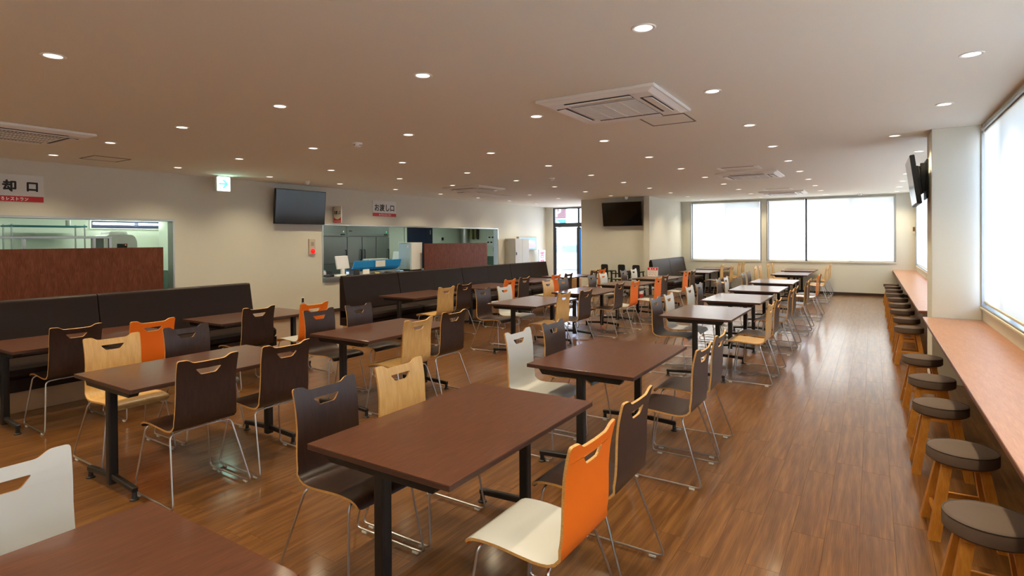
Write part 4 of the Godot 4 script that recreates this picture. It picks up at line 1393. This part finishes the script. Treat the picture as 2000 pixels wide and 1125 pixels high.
func shell_mesh(outline: PackedVector2Array, hole: PackedVector2Array, v0: float, v1: float, dv: float) -> ArrayMesh:
	var mesh := ArrayMesh.new()
	var cuts := [v0]
	var v := v0
	while v < v1 - 1e-5:
		v = minf(v + dv, v1)
		cuts.append(v)
	if hole.size() > 0:
		var lo := 9.0
		var hi := -9.0
		for p in hole:
			lo = minf(lo, p.y)
			hi = maxf(hi, p.y)
		var keep := []
		for c in cuts:
			if c < lo - 0.004 or c > hi + 0.004:
				keep.append(c)
		keep.append(lo)
		keep.append(hi)
		keep.sort()
		cuts = keep
	var pieces := []
	for i in cuts.size() - 1:
		for sgn in [-1.0, 1.0]:
			var band := PackedVector2Array([Vector2(0, cuts[i]), Vector2(sgn * 0.4, cuts[i]), Vector2(sgn * 0.4, cuts[i + 1]), Vector2(0, cuts[i + 1])])
			for a in Geometry2D.intersect_polygons(outline, band):
				if hole.size() > 0:
					for b in Geometry2D.clip_polygons(a, hole):
						pieces.append(b)
				else:
					pieces.append(a)
	for side in [1.0, -1.0]:
		var st := new_st()
		for pc in pieces:
			var idx := Geometry2D.triangulate_polygon(pc)
			for i in range(0, idx.size(), 3):
				var p := []
				var n := []
				var uv := []
				for k in 3:
					var q: Vector2 = pc[idx[i + k]]
					var s := shell_point(q, side)
					p.append(s[0])
					n.append(s[1])
					uv.append(Vector2(q.x + 0.25, q.y))
				tri(st, p, n, uv)
		st.commit(mesh)
	var se := new_st()
	for loop in [outline, hole]:
		var m: int = loop.size()
		if m == 0:
			continue
		var cw := Geometry2D.is_polygon_clockwise(loop)
		for i in m:
			var a: Vector2 = loop[i]
			var b: Vector2 = loop[(i + 1) % m]
			var steps := maxi(1, int(ceil(a.distance_to(b) / 0.03)))
			for s in steps:
				var p := a.lerp(b, float(s) / steps)
				var q := a.lerp(b, float(s + 1) / steps)
				var e := (q - p).normalized()
				var o2 := Vector2(e.y, -e.x) * (-1.0 if cw else 1.0)
				if loop == hole:
					o2 = -o2
				var P := shell_point(p, 1.0)
				var Q := shell_point(q, 1.0)
				var Pb := shell_point(p, -1.0)
				var Qb := shell_point(q, -1.0)
				var mid := (p + q) * 0.5
				var mm := shell_point(mid, 1.0)
				var ahead: Vector3 = shell_point(mid + Vector2(0, 0.002), 1.0)[0]
				var tv: Vector3 = (ahead - shell_point(mid - Vector2(0, 0.002), 1.0)[0]).normalized()
				var n3: Vector3 = (Vector3(0, 0, 1) * o2.x + tv * o2.y).normalized()
				if mm.is_empty():
					continue
				quad(se, P[0], Q[0], Qb[0], Pb[0], n3)
	se.commit(mesh)
	return mesh


func make_chair_meshes() -> Dictionary:
	make_profile()
	var total: float = prof_l[-1]
	var split := 0.0
	for i in prof_p.size():
		if prof_p[i].x < -0.167 and split == 0.0:
			split = prof_l[i]
	var out := {}
	# back: ears at the top corners, dipped middle, slot
	var T := total
	var hw := 0.186
	var back := [Vector2(-hw - 0.004, split), Vector2(hw + 0.004, split), Vector2(hw - 0.004, split + 0.2), Vector2(hw, T), Vector2(0.128, T), Vector2(0.098, T - 0.022), Vector2(-0.098, T - 0.022), Vector2(-0.128, T), Vector2(-hw, T), Vector2(-hw + 0.004, split + 0.2)]
	var rb := PackedVector2Array()
	rb.append(back[0])
	rb.append(back[1])
	rb.append(back[2])
	var corners := round_poly([back[2], back[3], back[4], back[5], back[6], back[7], back[8], back[9]], 0.016, 4)
	# keep only the rounded top corners (the first and last entries belong to the waist)
	for i in range(5, corners.size() - 5):
		rb.append(corners[i])
	rb.append(back[9])
	var slot := round_poly([Vector2(-0.078, T - 0.066), Vector2(0.078, T - 0.066), Vector2(0.046, T - 0.102), Vector2(-0.046, T - 0.102)], 0.010, 3)
	out.back = shell_mesh(rb, slot, split, T, 0.03)
	var sw := 0.192
	var seat := PackedVector2Array()
	var sp := round_poly([Vector2(-sw, 0.0), Vector2(sw, 0.0), Vector2(0.19, split), Vector2(-0.19, split)], 0.03, 5)
	for i in range(0, 12):
		seat.append(sp[i])
	seat.append(Vector2(0.19, split))
	seat.append(Vector2(-0.19, split))
	out.seat = shell_mesh(seat, PackedVector2Array(), 0.0, split, 0.025)
	# rod frame: four legs with bent ends, two runners, two crossbars
	var r := 0.0056
	var y0 := 0.0175
	for s in [-1.0, 1.0]:
		var key := "n" if s > 0 else "f"
		var st := new_st()
		tube(st, rounded([Vector3(-0.17, y0, s * 0.234), Vector3(-0.252, y0, s * 0.236), Vector3(-0.115, 0.408, s * 0.186), Vector3(-0.112, 0.414, s * 0.1)], 0.034, 6), r, 8, false)
		out["rear" + key] = st.commit()
		st = new_st()
		tube(st, rounded([Vector3(0.15, y0, s * 0.234), Vector3(0.228, y0, s * 0.236), Vector3(0.178, 0.412, s * 0.186), Vector3(0.17, 0.418, s * 0.1)], 0.034, 6), r, 8, false)
		out["front" + key] = st.commit()
		st = new_st()
		tube(st, [Vector3(-0.17, y0, s * 0.234), Vector3(0.15, y0, s * 0.234)], r, 8, false)
		out["run" + key] = st.commit()
	var sb := new_st()
	tube(sb, [Vector3(-0.112, 0.414, 0.1), Vector3(-0.112, 0.414, -0.1)], r, 8, false)
	out.bar_r = sb.commit()
	sb = new_st()
	tube(sb, [Vector3(0.17, 0.418, 0.1), Vector3(0.17, 0.418, -0.1)], r, 8, false)
	out.bar_f = sb.commit()
	out.glide = bm(Vector3(0.034, 0.0125, 0.014), 0.002)
	return out


func make_chair(g: Dictionary, front: Material, rear: Material) -> Node3D:
	var c := thing("cafe_chair", "", "chair")
	part("seat", g.seat, [front, rear, M.ply_edge], c)
	part("backrest", g.back, [front, rear, M.ply_edge], c)
	for k in ["rearn", "rearf", "frontn", "frontf"]:
		part("leg", g[k], M.chrome, c)
	for k in ["n", "f"]:
		var ru := part("runner", g["run" + k], M.chrome, c)
		var z := 0.234 if k == "n" else -0.234
		for x in [-0.19, 0.17]:
			part("glide", g.glide, M.glide, ru, Vector3(x, 0.00625, z))
	part("crossbar", g.bar_r, M.chrome, c)
	part("crossbar", g.bar_f, M.chrome, c)
	return c


func build_chairs() -> void:
	var g := make_chair_meshes()
	var protos := {}
	var kinds := {"D": ["dark walnut plywood chair", M.dark_veneer, M.dark_veneer], "L": ["pale maple plywood chair", M.light_veneer, M.light_veneer], "W": ["white chair with orange back", M.white_laminate, M.orange_laminate]}
	var nth := ["first", "second", "third", "fourth", "fifth", "sixth", "seventh", "eighth", "ninth"]
	var rows := {"A": "aisle row", "B": "middle row", "C": "sofa row", "E": "corner sofa row"}
	# row, table, side, kind, x of the back's top, depth
	var list := [["A", 0, "L", "W", -2.348, 0.617],
		["A", 1, "L", "D", -2.295, 1.836], ["A", 1, "L", "L", -2.30, 2.36], ["A", 1, "R", "W", -0.835, 1.864], ["A", 1, "R", "D", -0.875, 2.426],
		["A", 2, "L", "W", -2.31, 3.66], ["A", 2, "L", "D", -2.31, 4.22], ["A", 2, "R", "D", -0.906, 3.739], ["A", 2, "R", "D", -0.929, 4.316],
		["A", 3, "L", "D", -2.19, 6.55], ["A", 3, "L", "W", -2.194, 7.08], ["A", 3, "R", "L", -0.896, 6.58], ["A", 3, "R", "D", -0.89, 7.10],
		["A", 4, "L", "W", -2.277, 8.342], ["A", 4, "L", "D", -2.30, 8.972], ["A", 4, "R", "D", -0.897, 8.42], ["A", 4, "R", "D", -0.90, 8.97],
		["A", 5, "L", "D", -2.28, 10.2], ["A", 5, "L", "W", -2.265, 10.72], ["A", 5, "R", "D", -0.865, 10.2], ["A", 5, "R", "D", -0.87, 10.75],
		["A", 6, "L", "D", -2.22, 12.1], ["A", 6, "L", "D", -2.205, 12.62], ["A", 6, "R", "W", -0.831, 12.03], ["A", 6, "R", "D", -0.83, 12.6],
		["A", 7, "L", "L", -2.455, 14.96], ["A", 7, "L", "L", -2.43, 15.49], ["A", 7, "R", "L", -0.873, 14.96], ["A", 7, "R", "L", -0.88, 15.5],
		["A", 8, "L", "L", -2.432, 16.82], ["A", 8, "L", "L", -2.39, 17.34], ["A", 8, "R", "L", -0.90, 16.84], ["A", 8, "R", "L", -0.90, 17.37],
		["B", 1, "L", "L", -4.79, 1.913], ["B", 1, "L", "D", -4.81, 2.466], ["B", 1, "R", "D", -3.378, 1.875], ["B", 1, "R", "D", -3.37, 2.411],
		["B", 2, "L", "D", -4.768, 3.756], ["B", 2, "L", "D", -4.77, 4.286], ["B", 2, "R", "L", -3.383, 3.756], ["B", 2, "R", "D", -3.447, 4.339],
		["B", 3, "L", "D", -4.745, 6.588], ["B", 3, "L", "W", -4.70, 7.08], ["B", 3, "R", "L", -3.39, 6.58], ["B", 3, "R", "D", -3.31, 7.09],
		["B", 4, "L", "L", -4.68, 8.40], ["B", 4, "L", "D", -4.72, 9.03], ["B", 4, "R", "D", -3.367, 8.461], ["B", 4, "R", "W", -3.293, 8.96],
		["B", 5, "L", "D", -4.71, 10.24], ["B", 5, "L", "W", -4.685, 10.75], ["B", 5, "R", "W", -3.246, 10.03], ["B", 5, "R", "D", -3.31, 10.62],
		["B", 6, "L", "D", -4.74, 12.02], ["B", 6, "L", "W", -4.707, 12.566], ["B", 6, "R", "W", -3.275, 11.93], ["B", 6, "R", "D", -3.276, 12.49],
		["C", 1, "R", "D", -5.598, 1.993], ["C", 1, "R", "W", -5.41, 2.50], ["C", 2, "R", "D", -5.47, 3.57], ["C", 2, "R", "W", -5.292, 4.139],
		["C", 3, "R", "L", -5.354, 6.559], ["C", 3, "R", "D", -5.477, 7.173], ["C", 4, "R", "W", -5.383, 8.355], ["C", 4, "R", "D", -5.43, 8.93],
		["C", 5, "R", "W", -5.285, 9.9], ["C", 5, "R", "D", -5.27, 10.42], ["C", 6, "R", "D", -5.277, 11.7], ["C", 6, "R", "W", -5.33, 12.29],
		["E", 1, "R", "L", -2.93, 14.82], ["E", 1, "R", "L", -3.33, 15.6], ["E", 2, "R", "L", -3.14, 16.87], ["E", 2, "R", "L", -3.12, 17.38]]
	var seen := {}
	for e in list:
		var key: String = "%s%d%s" % [e[0], e[1], e[2]]
		var which := "farther" if seen.has(key) or key == "A0L" else "nearer"
		seen[key] = true
		var ord: String = nth[e[1]] if e[0] == "A" else nth[e[1] - 1]
		var label := "%s, %s one %s of %s table, %s" % [kinds[e[3]][0], which, "left" if e[2] == "L" else "right", ord, rows[e[0]]]
		var turn := 0.0 if e[2] == "L" else PI
		var x: float = e[4] + (0.218 if e[2] == "L" else -0.218)
		turn += rng.randf_range(-0.02, 0.02)
		var at := Vector3(x, 0, -e[5])
		if not protos.has(e[3]):
			var c := make_chair(g, kinds[e[3]][1], kinds[e[3]][2])
			c.position = at
			c.rotation.y = turn
			c.set_meta("label", label)
			c.set_meta("group", "plywood cafe chairs")
			protos[e[3]] = c
		else:
			copy_of(protos[e[3]], "cafe_chair", label, at, turn, "plywood cafe chairs")


# ------------------------------------------------------------------ window counters and stools
func build_counters() -> void:
	for c in [[4.2, -7.405, "long brown window counter nearest the camera, ending at pillar"], [-8.02, -BACK + 0.002, "far brown window counter behind the pillar"]]:
		var o := thing("window_counter", c[2], "counter", Vector3(RIGHT, 0, (c[0] + c[1]) * 0.5), 0.0, "window counters")
		var h: float = absf(c[0] - c[1]) * 0.5
		part("worktop", bm2(Vector3(-0.495, 0.69, -h), Vector3(-0.001, 0.70, h), 0.002), M.counter, o)
		part("edge_board", bm2(Vector3(-0.494, 0.665, -h + 0.001), Vector3(-0.002, 0.69, h - 0.001), 0.003), M.counter_edge, o)
		var n := int(h * 2.0 / 2.4)
		for k in n:
			var z := -h + (k + 0.5) * 2.0 * h / n
			var st := new_st()
			prism(st, PackedVector2Array([Vector2(-0.013, 0.665), Vector2(-0.4, 0.665), Vector2(-0.4, 0.63), Vector2(-0.05, 0.35), Vector2(-0.013, 0.35)]), 0.03)
			part("bracket", st.commit(), M.wall, o, Vector3(0, 0, z))
	

func build_stools() -> void:
	var H := 0.45
	var proto: Node3D = null
	var ds := [2.868, 3.729, 4.665, 5.48, 6.40, 8.43, 9.34, 10.36, 11.33, 12.33, 13.27, 14.27, 15.24, 16.0]
	var nth := ["first", "second", "third", "fourth", "fifth", "sixth", "seventh", "eighth", "ninth"]
	for i in ds.size():
		var label := "round brown padded stool, %s from camera at the %s window counter" % [nth[i] if i < 5 else nth[i - 5], "near" if i < 5 else "far"]
		var at := Vector3(0.39 + 0.008 * sin(i * 2.3), 0, -ds[i])
		if proto != null:
			copy_of(proto, "padded_stool", label, at, 0.06 * sin(i * 1.7), "window stools")
			continue
		proto = thing("padded_stool", label, "stool", at, 0.0, "window stools")
		var st := new_st()
		var R := 0.153
		lathe(st, [Vector2(0, H - 0.07), Vector2(R - 0.012, H - 0.07), Vector2(R, H - 0.06), Vector2(R, H - 0.016), Vector2(R - 0.006, H - 0.006), Vector2(R - 0.02, H - 0.001), Vector2(R * 0.5, H + 0.002), Vector2(0, H + 0.003)], 40)
		part("cushion", st.commit(), M.stool_fabric, proto)
		st = new_st()
		var ring := []
		for k in 41:
			ring.append(Vector3(cos(TAU * k / 40) * (R - 0.004), H - 0.007, sin(TAU * k / 40) * (R - 0.004)))
		tube(st, ring, 0.0035, 6, false)
		part("piping", st.commit(), M.stool_piping, proto)
		st = new_st()
		box(st, Vector3(0, H - 0.079, 0), Vector3(0.2, 0.018, 0.2), 0.003)
		part("seat_board", st.commit(), M.stool_wood, proto)
		for sx in [-1.0, 1.0]:
			for sz in [-1.0, 1.0]:
				st = new_st()
				var a := Vector3(sx * 0.138, 0, sz * 0.138)
				var b := Vector3(sx * 0.078, H - 0.088, sz * 0.078)
				leg_frustum(st, a, b, 0.05, 0.042)
				part("leg", st.commit(), M.stool_wood, proto)
		for k in 4:
			var t := TAU * k / 4
			var y := 0.11 if k % 2 == 0 else 0.15
			var off := 0.138 - 0.06 * y / (H - 0.088)
			part("stretcher", bm(Vector3(0.018, 0.028, off * 2 - 0.04), 0.002), M.stool_wood, proto, Vector3(cos(t) * off, y, sin(t) * off), Vector3(0, -t, 0))


func leg_frustum(st: SurfaceTool, a: Vector3, b: Vector3, wa: float, wb: float) -> void:
	var lo := []
	var hi := []
	for k in [[-1, -1], [1, -1], [1, 1], [-1, 1]]:
		lo.append(a + Vector3(k[0] * wa / 2, 0, k[1] * wa / 2))
		hi.append(b + Vector3(k[0] * wb / 2, 0, k[1] * wb / 2))
	for k in 4:
		var k2 := (k + 1) % 4
		var n := Vector3([0, 1, 0, -1][k], 0, [-1, 0, 1, 0][k])
		quad(st, lo[k], lo[k2], hi[k2], hi[k], n)
	quad(st, lo[0], lo[1], lo[2], lo[3], Vector3.DOWN)
	quad(st, hi[0], hi[1], hi[2], hi[3], Vector3.UP)


# ------------------------------------------------------------------ far end: cabinet, posters, high chairs, boxes
func build_far_things() -> void:
	var cab := thing("steel_cabinet", "grey two-door steel cabinet standing against the left wall", "cabinet", Vector3(LEFT + 0.02, 0, -15.385))
	part("body", bm2(Vector3(0, 0.03, -0.43), Vector3(0.37, 1.585, 0.43), 0.006), M.cabinet, cab)
	part("plinth", bm2(Vector3(0.01, 0, -0.42), Vector3(0.36, 0.03, 0.42)), M.black_plastic, cab)
	for e in [[0.003, 0.42], [-0.42, -0.003]]:
		var door := part("door", bm2(Vector3(0.37, 0.05, e[0]), Vector3(0.386, 1.57, e[1]), 0.004), M.cabinet, cab)
		if e[0] > 0:
			part("handle", bm2(Vector3(0.386, 1.06, 0.33), Vector3(0.4, 1.15, 0.38), 0.004), M.black_plastic, door)
	part("label_plate", bm2(Vector3(0.04, 1.5, 0.43), Vector3(0.12, 1.54, 0.432)), M.grey_plastic, cab)
	# wall poster box beyond the cabinet
	var img := Image.create(128, 64, false, Image.FORMAT_RGB8)
	img.fill(rgb(150, 200, 226))
	stroke(img, [Vector2(20, 40), Vector2(60, 50), Vector2(110, 44)], 12, rgb(236, 190, 190))
	stroke(img, [Vector2(70, 22), Vector2(110, 26)], 9, rgb(240, 232, 236))
	var po := thing("wall_poster", "small framed pale blue poster above the steel cabinet", "poster", Vector3(LEFT, 1.42, -16.25), PI / 2.0)
	part("frame", bm(Vector3(1.15, 0.46, 0.1), 0.006, Vector3(0, 0, 0.05)), M.cabinet, po)
	part("print", face_mesh(1.07, 0.38), print_mat(img), po, Vector3(0, 0, 0.1005))
	# nobori style notice
	img = Image.create(64, 192, false, Image.FORMAT_RGB8)
	img.fill(rgb(244, 240, 238))
	write(img, ["ei", "gyo", "chu"], Vector2(8, 6), Vector2(48, 52), Vector2(0, 60), 2.6, rgb(214, 60, 100))
	var fl := thing("upright_banner", "white banner with pink vertical lettering near the glass door", "banner", Vector3(-9.62, 0, -16.95), PI / 2.0)
	part("pole", bm2(Vector3(-0.24, 0.02, -0.01), Vector3(-0.22, 1.2, 0.01)), M.aluminium, fl)
	part("cloth", bm2(Vector3(-0.22, 0.3, -0.004), Vector3(0.22, 1.18, 0.004)), M.paper, fl)
	part("print", face_mesh(0.42, 0.86), print_mat(img), fl, Vector3(0, 0.74, 0.005))
	part("foot", bm2(Vector3(-0.28, 0, -0.1), Vector3(0.2, 0.02, 0.1), 0.004), M.aluminium, fl)
	# cardboard boxes by the door
	for b in [[-8.2, 16.2, 0.42, 0.34, "brown cardboard box on floor before the glass door"], [-7.75, 15.6, 0.4, 0.36, "second cardboard box nearer the partition corner"]]:
		var o := thing("cardboard_box", b[4], "box", Vector3(b[0], 0, -b[1]), 0.1, "cardboard boxes")
		var h: float = b[2] * 0.5
		part("body", bm2(Vector3(-h, 0, -h), Vector3(h, b[3], h), 0.003), M.card, o)
		part("tape", bm2(Vector3(-0.03, b[3], -h), Vector3(0.03, b[3] + 0.001, h)), mat(rgb(160, 122, 78), 0.4), o)
	# children's high chairs along the partition
	var hp: Node3D = null
	var k := 0
	for x in [-6.29, -5.79, -5.33]:
		var label: String = ["leftmost dark wooden high chair against the partition wall", "middle dark wooden high chair below the far television", "rightmost dark wooden high chair beside the corner pilaster"][k]
		k += 1
		if hp != null:
			copy_of(hp, "high_chair", label, Vector3(x, 0, -14.5 if k < 3 else -14.38), 0.0, "wooden high chairs")
			continue
		hp = thing("high_chair", label, "high chair", Vector3(x, 0, -14.5 if k < 3 else -14.38), 0.0, "wooden high chairs")
		var st := new_st()
		prism(st, round_poly([Vector2(-0.1, 0.36), Vector2(0.1, 0.36), Vector2(0.1, 0.85), Vector2(-0.1, 0.85)], 0.045, 5), 0.02)
		part("backrest", st.commit(), M.black_plastic, hp, Vector3(0, 0, -0.15), Vector3(0.06, 0, 0))
		part("grip", bm(Vector3(0.08, 0.02, 0.008), 0.003), M.light_veneer, hp, Vector3(0, 0.76, -0.116))
		part("seat", bm2(Vector3(-0.16, 0.44, -0.13), Vector3(0.16, 0.465, 0.15), 0.006), M.black_plastic, hp)
		part("seat_pad", bm2(Vector3(-0.12, 0.465, -0.1), Vector3(0.12, 0.49, 0.12), 0.01), mat(rgb(206, 206, 176), 0.7), hp)
		for sx in [-1.0, 1.0]:
			for sz in [-1.0, 1.0]:
				st = new_st()
				leg_frustum(st, Vector3(sx * 0.22, 0, sz * 0.19), Vector3(sx * 0.18, 0.66, sz * 0.14), 0.035, 0.03)
				part("leg", st.commit(), M.black_plastic, hp)
			part("armrest", bm2(Vector3(sx * 0.2 - 0.02, 0.655, -0.17), Vector3(sx * 0.2 + 0.02, 0.685, 0.19), 0.006), M.black_plastic, hp)
		part("front_bar", bm2(Vector3(-0.19, 0.6, 0.135), Vector3(0.19, 0.63, 0.155), 0.004), M.black_plastic, hp)
		part("footrest", bm2(Vector3(-0.2, 0.22, 0.13), Vector3(0.2, 0.24, 0.2), 0.004), M.black_plastic, hp)
	# small notice stand on the far table of the middle row
	img = Image.create(192, 192, false, Image.FORMAT_RGB8)
	img.fill(rgb(226, 222, 216))
	img.fill_rect(Rect2i(4, 4, 184, 60), rgb(206, 20, 30))
	write(img, ["dense", "hairu", "dense"], Vector2(34, 16), Vector2(34, 36), Vector2(46, 0), 3.4, rgb(250, 240, 238))
	for j in 6:
		stroke(img, [Vector2(18, 84 + j * 12), Vector2(174 - (j % 3) * 18, 84 + j * 12)], 1.6, rgb(150, 140, 138))
	for j in 3:
		stroke(img, [Vector2(28 + j * 52, 168), Vector2(50 + j * 52, 172)], 5, rgb(190, 60, 50))
	var ns := thing("table_notice", "small notice stand with red header on far middle-row table", "notice", Vector3(-4.28, TABLE_H, -12.72))
	part("plate", bm(Vector3(0.25, 0.2, 0.006), 0.001, Vector3(0, 0.105, 0)), M.white_plastic, ns, Vector3.ZERO, Vector3(-0.08, 0, 0))
	part("print", face_mesh(0.245, 0.195), print_mat(img), ns, Vector3(0, 0.105, 0.0035), Vector3(-0.08, 0, 0))
	part("foot", bm2(Vector3(-0.1, 0, -0.05), Vector3(0.1, 0.005, 0.04), 0.001), M.white_plastic, ns)
	# fire extinguisher at the pilaster
	var fe := thing("fire_extinguisher", "red fire extinguisher on floor at the pilaster foot", "extinguisher", Vector3(-5.06, 0, -14.08))
	var fs := new_st()
	lathe(fs, [Vector2(0, 0), Vector2(0.066, 0), Vector2(0.07, 0.02), Vector2(0.07, 0.36), Vector2(0.05, 0.41), Vector2(0.022, 0.43), Vector2(0, 0.43)], 20)
	part("cylinder", fs.commit(), M.red, fe)
	fs = new_st()
	lathe(fs, [Vector2(0.071, 0.12), Vector2(0.0715, 0.28)], 20)
	part("label_band", fs.commit(), M.paper, fe)
	part("valve", bm2(Vector3(-0.02, 0.43, -0.02), Vector3(0.02, 0.47, 0.02), 0.004), M.black_plastic, fe)
	part("handle", bm2(Vector3(-0.015, 0.47, -0.02), Vector3(0.015, 0.485, 0.1), 0.003), M.black_plastic, fe)
	fs = new_st()
	tube(fs, rounded([Vector3(0.02, 0.45, 0), Vector3(0.1, 0.45, 0), Vector3(0.1, 0.12, 0)], 0.04), 0.009, 8)
	part("hose", fs.commit(), M.black_plastic, fe)
